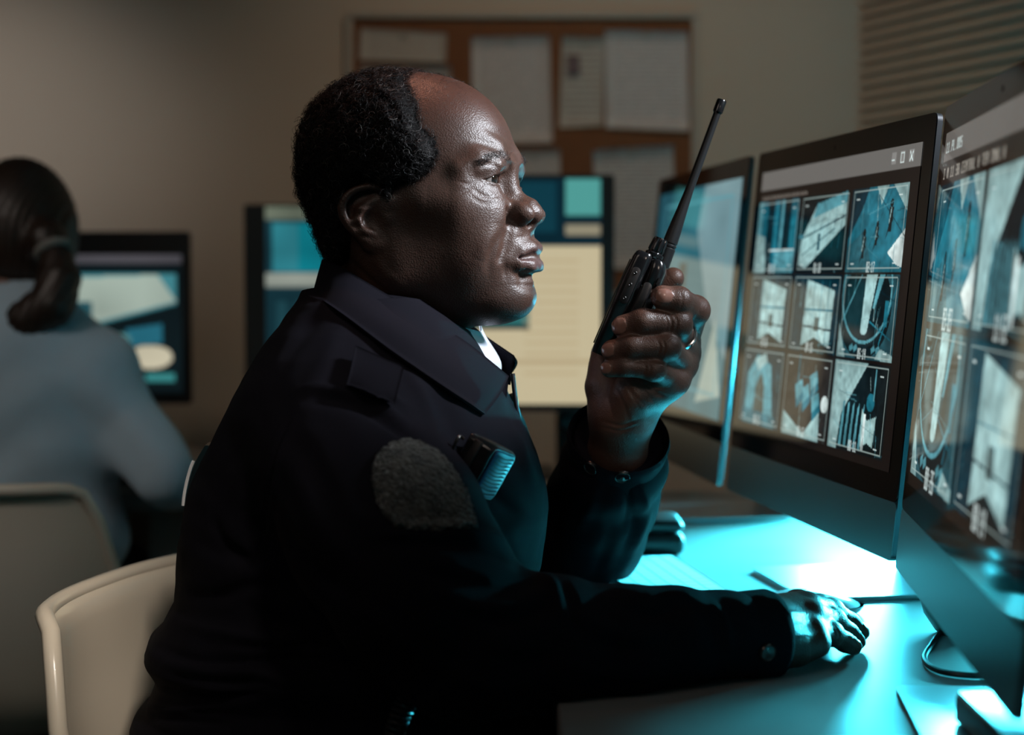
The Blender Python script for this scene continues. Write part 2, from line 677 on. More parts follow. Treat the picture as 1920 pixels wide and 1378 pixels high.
def paper_mat(name, base, ink, lines, header=0.12, strength=0.75):
    m = bpy.data.materials.new(name)
    m.use_nodes = True
    N, L = nodes_of(m)
    bs = N['Principled BSDF']
    bs.inputs['Roughness'].default_value = 0.8
    tc = N.new('ShaderNodeTexCoord')
    sp = N.new('ShaderNodeSeparateXYZ')
    L.new(tc.outputs['Generated'], sp.inputs[0])
    mu = N.new('ShaderNodeMath')
    mu.operation = 'MULTIPLY'
    mu.inputs[1].default_value = lines
    L.new(sp.outputs['Z'], mu.inputs[0])
    fr = N.new('ShaderNodeMath')
    fr.operation = 'FRACT'
    L.new(mu.outputs[0], fr.inputs[0])
    gt = N.new('ShaderNodeMath')
    gt.operation = 'GREATER_THAN'
    gt.inputs[1].default_value = 0.55
    L.new(fr.outputs[0], gt.inputs[0])
    nz = N.new('ShaderNodeTexNoise')
    nz.inputs['Scale'].default_value = 28
    L.new(tc.outputs['Generated'], nz.inputs['Vector'])
    g2 = N.new('ShaderNodeMath')
    g2.operation = 'GREATER_THAN'
    g2.inputs[1].default_value = 0.42
    L.new(nz.outputs['Fac'], g2.inputs[0])
    # margins
    ax = N.new('ShaderNodeMath')
    ax.operation = 'SUBTRACT'
    ax.inputs[1].default_value = 0.5
    L.new(sp.outputs['X'], ax.inputs[0])
    ab = N.new('ShaderNodeMath')
    ab.operation = 'ABSOLUTE'
    L.new(ax.outputs[0], ab.inputs[0])
    lt = N.new('ShaderNodeMath')
    lt.operation = 'LESS_THAN'
    lt.inputs[1].default_value = 0.40
    L.new(ab.outputs[0], lt.inputs[0])
    pr = gt.outputs[0]
    for q in (g2, lt):
        k = N.new('ShaderNodeMath')
        k.operation = 'MULTIPLY'
        L.new(pr, k.inputs[0])
        L.new(q.outputs[0], k.inputs[1])
        pr = k.outputs[0]
    k = N.new('ShaderNodeMath')
    k.operation = 'MULTIPLY'
    k.inputs[1].default_value = strength
    L.new(pr, k.inputs[0])
    mx = N.new('ShaderNodeMix')
    mx.data_type = 'RGBA'
    mx.inputs['A'].default_value = (*base, 1)
    mx.inputs['B'].default_value = (*ink, 1)
    L.new(k.outputs[0], mx.inputs['Factor'])
    L.new(mx.outputs['Result'], bs.inputs['Base Color'])
    return m


pm = [paper_mat('printed_paper', (0.50, 0.48, 0.48), (0.25, 0.24, 0.25), 22),
      paper_mat('typed_paper', (0.46, 0.44, 0.43), (0.2, 0.19, 0.19), 30),
      paper_mat('faded_paper', (0.40, 0.38, 0.35), (0.22, 0.2, 0.18), 14)]


def paper(quad, m, label, y=0.006, curl=0.006):
    """Sheet pinned to the board: four photo corners from the top left, clockwise."""
    q = [wpt(px, py, BY - y) for px, py in quad]
    base = wpt((quad[0][0] + quad[1][0]) / 2, (quad[0][1] + quad[1][1]) / 2, BY - y)
    t = thing('paper_sheet', base, label, 'paper', 'papers pinned on the notice board')
    nu = 8
    V = []
    for i in range(nu):
        s = i / (nu - 1)
        for j in range(nu):
            r = j / (nu - 1)
            p = (1 - r) * ((1 - s) * q[0] + s * q[1]) + r * ((1 - s) * q[3] + s * q[2])
            p = p + np.array([0, -curl * r ** 2 * (0.4 + 0.6 * s), 0])
            V.append(p)
    Vs, Fs = sheet(np.array(V), nu, nu, 0.0006)
    mesh('sheet', Vs, Fs, m, t)
    b = MB()
    c = base + np.array([0, -0.001, -0.008])
    b.lathe(c, (0, -1, 0), [(0.004, 0), (0.004, .002), (0.0025, .004), (0.0025, .007), (0.0045, .009), (0.004, .0105)], 10)
    b.build('pin', M['board_frame'], t)
    return t


paper([(676, 52), (838, 62), (836, 118), (674, 112)], pm[2], 'wide faded sheet at the top left of the notice board')
paper([(676, 122), (846, 124), (842, 320), (674, 322)], pm[1], 'greyish sheet below the faded one at the left end of the notice board', 0.007)
paper([(884, 70), (1030, 66), (1036, 268), (886, 270)], pm[0], 'printed sheet pinned between the bare cork strips, above the face')
ph = paper([(1054, 68), (1134, 70), (1130, 236), (1048, 240)], pm[2], 'narrow sheet bearing a dark portrait photo, middle of the notice board', 0.006)
b = MB()
c = wpt(1075, 122, BY - .013)
b.box((c[0] - .013, c[1], c[2] - .020), (c[0] + .013, c[1] + .001, c[2] + .020))
b.build('portrait_photo', mat('portrait_print', (0.05, 0.035, 0.05), 0.5, noise=(60, (0.12, 0.08, 0.09))), ph)
paper([(1134, 56), (1290, 60), (1292, 246), (1136, 240)], pm[0], 'large printed sheet at the upper right of the notice board', 0.009)
paper([(1112, 282), (1262, 272), (1268, 500), (1118, 505)], pm[1], 'sheet at the lower right of the notice board under the large one', 0.007)
paper([(956, 282), (1050, 280), (1052, 430), (958, 430)], pm[1], 'sheet low in the middle of the notice board behind the screen top', 0.008)

# ------------------------------------------------------------------ main desk
DESK_Z = EYE_Z - 0.33
desk = thing('control_desk', (0.45, 1.3, 0), 'long grey desk carrying the row of monitors', 'desk')
b = MB()
b.box((0.035, 0.35, DESK_Z - 0.03), (0.86, 2.62, DESK_Z), 0.003)
b.build('desk_top', M['desk'], desk)
for x in (0.12, 0.80):
    for y in (0.45, 2.52):
        b = MB()
        b.box((x - .025, y - .025, 0), (x + .025, y + .025, DESK_Z - .03), 0.003)
        b.build('leg', M['leg'], desk)

# ------------------------------------------------------------------ screens
FONT = {'0': '757555557', '1': '262222227', '2': '711174447', '3': '711171117', '4': '555571111', '5': '744471117', '6': '744475557', '7': '711222222', '8': '755575557', '9': '755571117', ':': '002000200', '/': '111222444', 'A': '255575555', 'C': '744444447', 'E': '744474447', 'I': '722222227', 'L': '444444447', 'N': '577755555', 'O': '755555557', 'P': '755574444', 'R': '755765555', 'S': '744471117', 'T': '722222222', 'V': '555555522', '-': '000070000', '.': '000000002', ' ': '000000000'}


class Canvas:
    """Pixel raster whose values become the glowing points of a display panel (rows from the top)."""

    def __init__(self, w, h, bg):
        self.w, self.h = w, h
        self.a = np.empty((h, w, 3))
        self.a[:] = bg
        y, x = np.mgrid[0:h, 0:w]
        self.X = (x + 0.5) / w
        self.Y = (y + 0.5) / h
        self.box = (0, 0, 1, 1)

    def view(self, x0, y0, x1, y1):
        self.box = (x0, y0, x1, y1)
        return self

    def _m(self, x, y):
        b = self.box
        return b[0] + np.asarray(x) * (b[2] - b[0]), b[1] + np.asarray(y) * (b[3] - b[1])

    def _clip(self):
        b = self.box
        return (self.X >= b[0]) & (self.X <= b[2]) & (self.Y >= b[1]) & (self.Y <= b[3])

    def put(self, m, c, al=1.0):
        m = m & self._clip()
        self.a[m] = self.a[m] * (1 - al) + np.asarray(c) * al

    def rect(self, x0, y0, x1, y1, c, al=1.0):
        (ax, bx), (ay, by) = self._m([x0, x1], [y0, y1])
        self.put((self.X >= ax) & (self.X < bx) & (self.Y >= ay) & (self.Y < by), c, al)

    def poly(self, pts, c, al=1.0):
        p = np.asarray(pts, float)
        px, py = self._m(p[:, 0], p[:, 1])
        ins = np.zeros(self.X.shape, bool)
        j = len(px) - 1
        for i in range(len(px)):
            ins ^= ((py[i] > self.Y) != (py[j] > self.Y)) & (self.X < (px[j] - px[i]) * (self.Y - py[i]) / (py[j] - py[i] + 1e-12) + px[i])
            j = i
        self.put(ins, c, al)

    def ellipse(self, cx, cy, rx, ry, c, ring=None, al=1.0):
        b = self.box
        x, y = self._m(cx, cy)
        q = np.sqrt(((self.X - x) / (rx * (b[2] - b[0]))) ** 2 + ((self.Y - y) / (ry * (b[3] - b[1]))) ** 2)
        self.put((q < 1) if ring is None else (np.abs(q - 1) < ring), c, al)

    def line(self, x0, y0, x1, y1, wpx, c, al=1.0):
        (ax, bx), (ay, by) = self._m([x0, x1], [y0, y1])
        A = np.array([ax * self.w, ay * self.h])
        B = np.array([bx * self.w, by * self.h])
        qx, qy = self.X * self.w - A[0], self.Y * self.h - A[1]
        d = B - A
        t = np.clip((qx * d[0] + qy * d[1]) / max(d @ d, 1e-9), 0, 1)
        self.put(np.hypot(qx - t * d[0], qy - t * d[1]) < wpx / 2, c, al)

    def frame(self, x0, y0, x1, y1, wpx, c, al=0.8):
        for q in ((x0, y0, x1, y0), (x1, y0, x1, y1), (x1, y1, x0, y1), (x0, y1, x0, y0)):
            self.line(*q, wpx, c, al)

    def vary(self, scale, amp, seed):
        """Soft streaky brightness variation of the footage inside the view."""
        r = np.random.default_rng(seed)
        nx, ny = scale
        g = r.random((ny + 2, nx + 2))
        b = self.box
        fx = np.clip((self.X - b[0]) / (b[2] - b[0]), 0, 1) * nx
        fy = np.clip((self.Y - b[1]) / (b[3] - b[1]), 0, 1) * ny
        i, j = fx.astype(int), fy.astype(int)
        tx, ty = fx - i, fy - j
        v = (g[j, i] * (1 - tx) + g[j, i + 1] * tx) * (1 - ty) + (g[j + 1, i] * (1 - tx) + g[j + 1, i + 1] * tx) * ty
        m = self._clip()
        self.a[m] *= (1 + amp * (v[m] - 0.5) * 2)[:, None]

    def grit(self, seed):
        """Fine footage texture: thin streaks, edges and speckle inside the view, darker corners."""
        r = np.random.default_rng(seed)
        for _ in range(26):
            x, y = r.random(2)
            l = r.uniform(.08, .45)
            if r.random() < .7:
                self.line(x, y, x + r.normal(0, .02), y + l, r.uniform(.8, 1.8), (DTEAL, LTEAL, DARK, PALE)[r.integers(4)], r.uniform(.2, .55))
            else:
                self.line(x, y, x + l, y + r.normal(0, .08), r.uniform(.8, 1.5), (DTEAL, LTEAL, DARK)[r.integers(3)], r.uniform(.2, .5))
        self.vary((24, 18), .30, seed + 1)
        b = self.box
        fx = (self.X - b[0]) / (b[2] - b[0]) * 2 - 1
        fy = (self.Y - b[1]) / (b[3] - b[1]) * 2 - 1
        m = self._clip()
        self.a[m] *= (1 - .38 * np.clip(np.abs(fx[m]) ** 4 + np.abs(fy[m]) ** 4, 0, 1))[:, None]

    def text(self, s, x, y, px, c, al=1.0, py=None):
        x, y = self._m(x, y)
        cx, cy = int(x * self.w), int(y * self.h)
        py = py or px
        for ch in s:
            rows = FONT.get(ch, '000000000')
            for r, bits in enumerate(rows):
                for k in range(3):
                    if int(bits) & (4 >> k):
                        a, b_ = cy + r * py, cx + k * px
                        if 0 <= a < self.h - py and 0 <= b_ < self.w - px:
                            self.a[a:a + py, b_:b_ + px] = self.a[a:a + py, b_:b_ + px] * (1 - al) + np.asarray(c) * al
            cx += 4 * px


def lin(r, g, b):
    c = np.array([r, g, b]) / 255.0
    return np.where(c <= 0.04045, c / 12.92, ((c + 0.055) / 1.055) ** 2.4)


TEAL, DTEAL, LTEAL = lin(30, 108, 126), lin(7, 45, 58), lin(84, 150, 162)
PALE, DARK, INK, WHITE = lin(152, 188, 188), lin(14, 26, 30), lin(22, 17, 16), lin(215, 232, 230)


def cctv_plaza(c):
    c.rect(0, 0, 1, 1, TEAL)
    c.poly([(0, 0), (.32, 0), (.22, .25), (.0, .6)], DTEAL)
    c.poly([(.45, 0), (.66, 0), (.56, .22)], PALE)
    c.poly([(.74, 0), (1, 0), (1, .32)], PALE)
    c.poly([(1, .52), (.74, .78), (.9, .92), (1, .95)], WHITE)
    c.poly([(0, .7), (.3, .5), (.5, 1), (0, 1)], lin(38, 92, 104))
    c.line(.5, .1, 1, .6, 1.2, DTEAL, .7)
    c.line(.3, .9, .75, 0, 1.0, DTEAL, .5)
    for x, y, s in ((.30, .48, 1.1), (.52, .40, .9), (.74, .16, 1.15)):
        c.poly([(x - .06 * s, y + .42 * s), (x + .0, y + .18 * s), (x + .05, y + .2 * s)], DARK, .85)
        c.poly([(x - .03 * s, y + .09 * s), (x + .035 * s, y + .09 * s), (x + .02 * s, y + .33 * s), (x - .02 * s, y + .33 * s)], DARK)
        c.ellipse(x, y + .05 * s, .026 * s, .045 * s, DARK)
        c.line(x, y + .1 * s, x - .02 * s, y + .24 * s, 1.6, PALE, .8)
    c.vary((7, 5), .25, 3)


def cctv_corridor(c):
    c.rect(0, 0, 1, 1, DTEAL)
    for i, (x, w, col) in enumerate(((0, .12, LTEAL), (.14, .1, TEAL), (.3, .07, DARK), (.42, .12, TEAL), (.58, .06, LTEAL), (.68, .1, DARK), (.82, .14, TEAL))):
        c.rect(x, 0, x + w, 1, col)
    c.poly([(0, .45), (.22, .5), (.30, 1), (0, 1)], PALE)
    c.poly([(.5, .72), (.95, .68), (.95, 1), (.5, 1)], LTEAL)
    c.rect(.35, .68, .95, .71, WHITE, .7)
    c.vary((9, 4), .4, 8)


def cctv_atrium(c):
    c.rect(0, 0, 1, 1, DARK)
    c.poly([(.08, .55), (.35, .12), (.95, .0), (.95, .42), (.2, .95), (.03, .9)], PALE)
    c.poly([(.35, .12), (.95, 0), (.95, .14), (.28, .3)], LTEAL)
    c.line(.1, .55, .95, .3, 1.6, DTEAL)
    c.line(.1, .78, .75, .45, 1.2, DTEAL)
    c.rect(.42, .5, .47, .72, DTEAL)
    for i in range(5):
        c.line(.35 + .14 * i, .1, .32 + .13 * i, .7, .9, TEAL, .6)
    c.rect(0, .5, .1, .56, TEAL)
    c.vary((6, 6), .2, 2)


def cctv_window(c):
    c.rect(0, 0, 1, 1, DTEAL)
    c.poly([(.3, .06), (.88, .2), (.86, .92), (.55, .80), (.28, .92)], PALE)
    for i in range(4):
        c.line(.32 + .15 * i, .08, .32 + .15 * i, .9, 1.2, TEAL, .7)
    c.line(.28, .45, .88, .45, 1.2, TEAL)
    c.line(.28, .66, .88, .70, 1.8, DTEAL)
    c.rect(.52, .54, .62, .72, DARK, .8)
    c.poly([(.28, .92), (.55, .80), (.86, .94), (.86, 1), (.28, 1)], DARK)
    c.vary((8, 9), .4, 5)


def cctv_tunnel(c):
    c.rect(0, 0, 1, 1, lin(40, 84, 94))
    c.ellipse(.45, .42, .46, .58, DARK)
    c.ellipse(.45, .20, .44, .60, LTEAL, .03)
    c.poly([(.42, 0), (.62, 0), (.52, .66), (.40, .66)], PALE)
    c.ellipse(.46, .66, .06, .05, PALE)
    c.poly([(.66, 0), (.75, 0), (.62, .4), (.58, .4)], LTEAL)
    c.line(.34, 0, .05, .55, 1.5, LTEAL)
    c.line(.55, .55, .95, .75, 1.4, TEAL)
    c.line(.98, .1, .75, .8, 2.2, TEAL)
    c.rect(.80, .3, .86, .6, TEAL)
    for x in (.22, .3, .62, .7):
        c.poly([(x, .86), (x + .06, .82), (x + .08, .88), (x + .02, .92)], LTEAL, .8)
    c.poly([(0, .6), (.12, .9), (.16, 1), (0, 1)], PALE, .8)
    c.poly([(.7, .98), (.78, .85), (1, .92), (1, 1)], PALE)
    c.vary((8, 7), .3, 9)


def cctv_stairs(c):
    c.rect(0, 0, 1, 1, DARK)
    c.poly([(0, 0), (.62, 0), (.28, .48), (.2, .6), (.16, 1), (0, 1)], PALE)
    for i in range(5):
        x = .2 + .09 * i
        c.poly([(x, .95), (x + .03, .45 + .02 * i), (x + .06, .45), (x + .045, .97)], LTEAL)
    c.poly([(.58, .5), (.68, .62), (.84, .56), (.82, .9), (.72, .86), (.6, .92)], PALE)
    c.ellipse(.72, .42, .07, .1, TEAL)
    c.rect(.62, .55, .66, .95, WHITE)
    c.rect(.76, .05, .78, .4, LTEAL)
    c.vary((9, 6), .25, 11)


def cctv_arch(c):
    c.rect(0, 0, 1, 1, DTEAL)
    c.poly([(.12, 1), (.14, .35), (.36, .08), (.7, .2), (.86, 1)], LTEAL)
    c.poly([(.34, 1), (.36, .5), (.48, .3), (.58, .5), (.62, 1)], lin(60, 70, 66))
    c.poly([(.3, .15), (.55, .05), (.6, .16), (.4, .3)], PALE)
    c.poly([(.1, .8), (.9, .85), (.9, 1), (.1, 1)], TEAL, .7)
    c.vary((6, 6), .3, 4)


def cctv_lounge(c):
    c.rect(0, 0, 1, 1, lin(44, 40, 38))
    c.poly([(.05, 1), (.05, .72), (.52, .95), (.8, .62), (.84, 1)], PALE)
    for x, y in ((.55, .25), (.40, .42), (.62, .5), (.26, .38)):
        c.poly([(x, y), (x + .14, y - .08), (x + .18, y + .06), (x + .04, y + .18)], LTEAL)
        c.poly([(x + .04, y + .18), (x + .18, y + .06), (x + .2, y + .14), (x + .06, y + .28)], TEAL)
    c.rect(.3, 0, .32, .35, TEAL)
    c.ellipse(.9, .55, .07, .1, WHITE)
    c.vary((6, 6), .25, 6)


SCENES = [cctv_corridor, cctv_atrium, cctv_plaza, cctv_window, cctv_window, cctv_tunnel, cctv_arch, cctv_lounge, cctv_stairs]


def cell(c, fn, box, stamp, px=1):
    c.view(*box)
    fn(c)
    c.grit(int(box[0] * 97 + box[1] * 61))
    c.frame(.035, .04, .965, .96, 1.1, lin(170, 190, 186), .65)
    for x, y in ((.09, .12), (.84, .12), (.09, .9), (.84, .9)):
        c.rect(x, y, x + .06, y + .012, WHITE, .8)
    c.text(stamp, .40, .885, px, WHITE, .8)
    c.view(0, 0, 1, 1)


def paint_wall9(w, h):
    c = Canvas(w, h, INK)
    c.rect(0, 0, 1, .075, lin(104, 102, 99))
    for x in (.86, .905, .95):
        c.rect(x - .012, .020, x + .012, .055, lin(190, 190, 188), .25)
    c.rect(.848, .040, .864, .046, WHITE)
    c.frame(.896, .024, .912, .054, 1.2, WHITE)
    c.line(.942, .026, .958, .052, 1.4, WHITE)
    c.line(.958, .026, .942, .052, 1.4, WHITE)
    for i in range(26):
        c.rect(.02 + .013 * i, .098 + .003 * (i % 2), .028 + .013 * i, .112, lin(140, 132, 124), .6)
    xs = ((.0, .312), (.325, .637), (.650, .955))
    ys = ((.118, .392), (.400, .672), (.680, .970))
    k = 0
    for y0, y1 in ys:
        for x0, x1 in xs:
            cell(c, SCENES[k], (x0, y0, x1, y1), '0%d:1%d' % (k, 9 - k))
            k += 1
    return c


def paint_wall4(w, h):
    c = Canvas(w, h, INK)
    c.rect(0, 0, 1, .085, lin(96, 93, 90))
    c.text('11.PL.005', .02, .03, 2, WHITE, .7, 1)
    c.text('I N 11 38 CENTRAL A TERMINAL A', .02, .105, 2, lin(170, 165, 155), .8, 1)
    xs = ((.015, .45), (.475, .93))
    ys = ((.15, .535), (.555, .965))
    for i, (fn, st) in enumerate(((cctv_plaza, '03:03'), (cctv_stairs, '11:52'), (cctv_tunnel, '00:26'), (cctv_window, '08:14'))):
        x, y = xs[i % 2], ys[i // 2]
        cell(c, fn, (x[0], y[0], x[1], y[1]), st, 2)
    return c


def paint_street(w, h):
    c = Canvas(w, h, lin(46, 100, 112))
    c.poly([(.0, 0), (.35, 0), (.15, .5), (0, .7)], lin(30, 72, 84))
    c.poly([(.60, 0), (1, 0), (1, .75), (.75, .55), (.55, .2)], lin(110, 140, 146))
    c.poly([(.72, .95), (.86, .58), (.98, .9)], lin(150, 168, 160))
    c.poly([(0, .6), (.5, .45), (.65, 1), (0, 1)], lin(38, 88, 100))
    c.rect(.36, .34, .46, .46, DARK, .8)
    c.frame(.12, .07, .92, .9, 2, LTEAL, .6)
    c.vary((6, 6), .22, 21)
    return c


def paint_list(w, h):
    c = Canvas(w, h, lin(214, 200, 164))
    c.rect(0, 0, 1, .30, lin(10, 40, 52))
    c.rect(.0, .02, .28, .16, lin(10, 110, 120))
    c.rect(.64, .02, .80, .24, lin(16, 62, 76))
    c.rect(.84, .01, .995, .17, lin(88, 170, 164))
    c.rect(.84, .205, .995, .255, lin(158, 150, 126))
    c.rect(.40, .575, .68, .645, lin(50, 120, 120))
    c.rect(.40, .645, .68, .665, lin(40, 50, 50))
    for i in range(12):
        c.rect(.66, .36 + .045 * i, .9, .372 + .045 * i, lin(196, 174, 134), .6)
    c.rect(0, .80, 1, .82, lin(190, 168, 130), .7)
    return c


def paint_feed(w, h):
    c = Canvas(w, h, lin(22, 52, 62))
    c.rect(.0, .0, .9, .075, lin(108, 116, 100))
    c.rect(.04, .09, .80, .36, lin(14, 128, 142))
    c.rect(.04, .09, .18, .36, lin(48, 130, 142))
    c.rect(.34, .10, .46, .17, lin(8, 62, 76))
    c.rect(.45, .15, .7, .24, lin(130, 150, 138))
    c.rect(0, .37, .55, .44, lin(150, 156, 146))
    for i in range(5):
        c.rect(.06 + .1 * i, .52, .12 + .1 * i, .9, lin(34, 74, 84))
    c.vary((6, 8), .3, 31)
    return c


def paint_lobby(w, h):
    c = Canvas(w, h, DARK)
    c.rect(0, 0, 1, .07, lin(80, 78, 84))
    c.poly([(.0, .14), (.97, .14), (.97, .36), (.55, .52), (.3, .62), (.0, .5)], lin(70, 140, 150))
    c.poly([(.25, .18), (.88, .15), (.97, .34), (.55, .5), (.35, .46), (.05, .40)], lin(170, 186, 174))
    c.poly([(.0, .14), (.26, .14), (.2, .3), (.0, .36)], lin(14, 104, 140))
    c.rect(.45, .34, .56, .5, lin(40, 90, 100))
    c.poly([(.72, .54), (.9, .5), (.9, .64), (.74, .66)], lin(40, 110, 130))
    c.ellipse(.84, .74, .11, .085, lin(206, 198, 172))
    c.ellipse(.70, .62, .05, .05, lin(90, 140, 140))
    c.rect(.82, .86, .96, .92, lin(60, 140, 140))
    c.vary((5, 5), .2, 41)
    return c


def emission_mat(name, strength, rough=0.05, spec=0.5):
    m = bpy.data.materials.new(name)
    m.use_nodes = True
    N, L = nodes_of(m)
    b = N['Principled BSDF']
    b.inputs['Base Color'].default_value = (0.004, 0.004, 0.005, 1)
    b.inputs['Roughness'].default_value = rough
    b.inputs['Specular IOR Level'].default_value = spec
    at_ = N.new('ShaderNodeAttribute')
    at_.attribute_name = 'picture'
    L.new(at_.outputs['Color'], b.inputs['Emission Color'])
    b.inputs['Emission Strength'].default_value = strength
    return m


M['lit'] = emission_mat('lit_display', 1.0, 0.05, 0.34)
M['lit_far'] = emission_mat('lit_far_display', 0.8)


def display(canvas, o, u, v, parent, m, n, off=0.0006):
    """Panel of glowing points: o is the top-left corner, u and v the full width and height vectors."""
    w, h = canvas.w, canvas.h
    gx, gy = np.meshgrid(np.linspace(0, 1, w), np.linspace(0, 1, h))
    V = o + gx[..., None] * u + gy[..., None] * v + n * off
    ob = mesh('display_panel', V.reshape(-1, 3), grid_faces(h, w, False), m, parent, smooth=False)
    ca = ob.data.color_attributes.new('picture', 'FLOAT_COLOR', 'POINT')
    rgba = np.ones((w * h, 4), dtype=np.float32)
    rgba[:, :3] = np.clip(canvas.a.reshape(-1, 3), 0, 1)
    ca.data.foreach_set('color', rgba.ravel())
    return ob


def rrect(w, h, r, seg=6):
    pts = []
    for cx, cy, a0 in ((w / 2 - r, h / 2 - r, 0), (-w / 2 + r, h / 2 - r, 90), (-w / 2 + r, -h / 2 + r, 180), (w / 2 - r, -h / 2 + r, 270)):
        for k in range(seg + 1):
            a = math.radians(a0 + 90 * k / seg)
            pts.append((cx + r * math.cos(a), cy + r * math.sin(a)))
    return np.array(pts)


def all_in_one(label, bl, yaw_dir, canvas, W=0.537, H=0.41, tilt=5.5, chin=0.054, bez=0.025, foot=True, group=None, foot_shift=0.0, lit='lit'):
    """Slim all-in-one computer on an aluminium foot. bl: left bottom corner of the front seen by its user; yaw_dir: left-to-right direction."""
    u = np.array([yaw_dir[0], yaw_dir[1], 0.0])
    u /= np.linalg.norm(u)
    n = np.array([u[1], -u[0], 0.0])             # toward the user
    z = np.array([0, 0, 1.0])
    t = math.radians(tilt)
    v = z * math.cos(t) - n * math.sin(t)
    nn = n * math.cos(t) + z * math.sin(t)
    bl = np.asarray(bl, float)
    mid = bl + u * W / 2
    base = mid - n * 0.09
    root = thing('desktop_computer', (base[0], base[1], DESK_Z), label, 'computer', group)
    cen = bl + u * W / 2 + v * H / 2
    out = rrect(W, H, 0.008)
    P = lambda s, d: cen + (out[:, :1] * s) * u + (out[:, 1:] * s) * v - nn * d
    b = MB()
    b.loft([P(1.0, 0.0), P(1.0, 0.005), P(0.985, 0.0062), P(0.80, 0.009), P(0.62, 0.022), P(0.40, 0.035), P(0.12, 0.040)])
    b.build('back_case', M['case'], root)
    # glass front and chin, 1 mm proud of the case
    gh = H - chin
    g = rrect(W - 0.0006, gh, 0.007)
    gc = bl + u * W / 2 + v * (chin + gh / 2)
    b = MB()
    b.loft([gc + g[:, :1] * u + g[:, 1:] * v + nn * d for d in (0.0001, 0.0012)])
    b.build('glass_front', M['glass'], root)
    cg = rrect(W - 0.0006, chin - 0.0008, 0.006)
    cc = bl + u * W / 2 + v * (chin / 2)
    b = MB()
    b.loft([cc + cg[:, :1] * u + cg[:, 1:] * v + nn * d for d in (0.0001, 0.0012)])
    b.build('chin', M['chin'], root)
    dw, dh = W - 2 * bez, gh - 2 * bez
    tl = bl + u * bez + v * (H - bez) + nn * 0.0012
    display(canvas, tl, u * dw, -v * dh, root, M[lit], nn)
    # camera dot
    b = MB()
    c = bl + u * W / 2 + v * (H - bez / 2) + nn * 0.0013
    b.lathe(c, nn, [(0.0025, 0), (0.0022, 0.0004)], 12)
    b.build('camera_lens', M['gloss'], root)
    if foot:
        fc = mid - n * (0.062 - foot_shift)
        pr = rrect(0.19, 0.17, 0.012)
        b = MB()
        b.loft([np.array([fc[0], fc[1], DESK_Z]) + pr[:, :1] * u + pr[:, 1:] * n + z * d for d in (0.0, 0.005)])
        b.build('stand_foot', M['alu'], root)
        b = MB()
        rings = []
        for k in np.linspace(0, 1, 9):
            # neck bends from the back of the foot up to the case
            p = np.array([mid[0], mid[1], DESK_Z + 0.004]) - n * (0.150 - 0.095 * k) + z * (0.24 * k ** 0.8)
            wdt = 0.085 - 0.02 * k
            th = 0.003
            tn = n * 0.85 - z * 0.5
            rings.append([p - u * wdt - tn * th, p + u * wdt - tn * th, p + u * wdt + tn * th, p - u * wdt + tn * th])
        b.loft(rings)
        b.build('stand_neck', M['alu'], root)
    return root


# row of three on the control desk
all_in_one('desktop computer in the middle of the row, its screen a grid of nine camera views', (0.2626, 2.075, EYE_Z - .26), (0.156, -0.988), paint_wall9(430, 270), group='computers on the control desk')
all_in_one('desktop computer at the near end of the row, large camera views on its screen', (0.3440, 1.5155, EYE_Z - .26), (-0.095, -0.995), paint_wall4(420, 300), group='computers on the control desk')
all_in_one('desktop computer at the far end of the row behind the raised radio', (0.190, 2.640, EYE_Z - .26), (0.122, -0.99), paint_street(200, 140), group='computers on the control desk')
# ------------------------------------------------------------------ the officer: head
PSI = math.radians(17.5)                         # the face is turned a little toward the lens
HX = np.array([math.cos(PSI), -math.sin(PSI), 0])
HS = np.array([-math.sin(PSI), -math.cos(PSI), 0])
HZ = np.array([0, 0, 1.0])
HO = at(757, 400, 1.60)


def h2w(V):
    V = np.asarray(V, float)
    return HO + V[:, :1] * HX + V[:, 1:2] * HS + V[:, 2:] * HZ


def w2h(V):
    Q = np.asarray(V, float) - HO
    return np.stack([Q @ HX, Q @ HS, Q @ HZ], 1)


# middle line of the face from the ear axis: height, forward reach
PROFILE = np.array([(.150, -.02), (.1385, .012), (.132, .040), (.1205, .0675), (.105, .0875), (.0850, .1020), (.0675, .1090), (.0525, .1135), (.043, .1140), (.034, .1105), (.026, .1070), (.015, .1085), (.000, .1110), (-.012, .1150), (-.0235, .1180), (-.040, .1180), (-.060, .1190), (-.075, .1205), (-.090, .1165), (-.105, .098)])


def head_base(P):
    """Skull, jaw and neck without the features."""
    S = np.abs(P[:, 1])
    Q = np.stack([P[:, 0], np.sqrt(S * S + 1e-6), P[:, 2]], 1).astype(np.float32)
    d = ell(Q, (.002, 0, .047), (.0945, .0735, .0845))
    d = smin(d, ell(Q, (.043, 0, .049), (.0630, .061, .066)), .022)          # forehead
    d = smin(d, ell(Q, (.050, 0, -.020), (.064, .058, .074)), .03)          # face block
    d = smin(d, cone(Q, (.018, .051, -.055), (.086, .016, -.080), .020, .017), .03)
    d = smin(d, cone(Q, (.008, .062, .000), (.016, .053, -.055), .012, .018), .03)
    d = smin(d, ell(Q, (.1035, 0, -.077), (.0220, .027, .0205)), .022)         # chin
    d = smin(d, ell(Q, (.055, 0, -.071), (.055, .036, .022)), .03)
    d = smin(d, ell(Q, (.052, .042, -.028), (.036, .024, .036)), .03)        # cheek          # floor of the mouth
    d = smin(d, cone(Q, (-.012, 0, -.045), (-.030, 0, -.175), .0545, .058), .03)   # neck
    d = smin(d, cone(Q, (.022, 0, -.090), (-.010, 0, -.170), .036, .046), .03)
    d = smin(d, cone(Q, (-.010, .056, -.030), (.018, .012, -.175), .014, .014), .022)  # neck muscle
    return d, Q


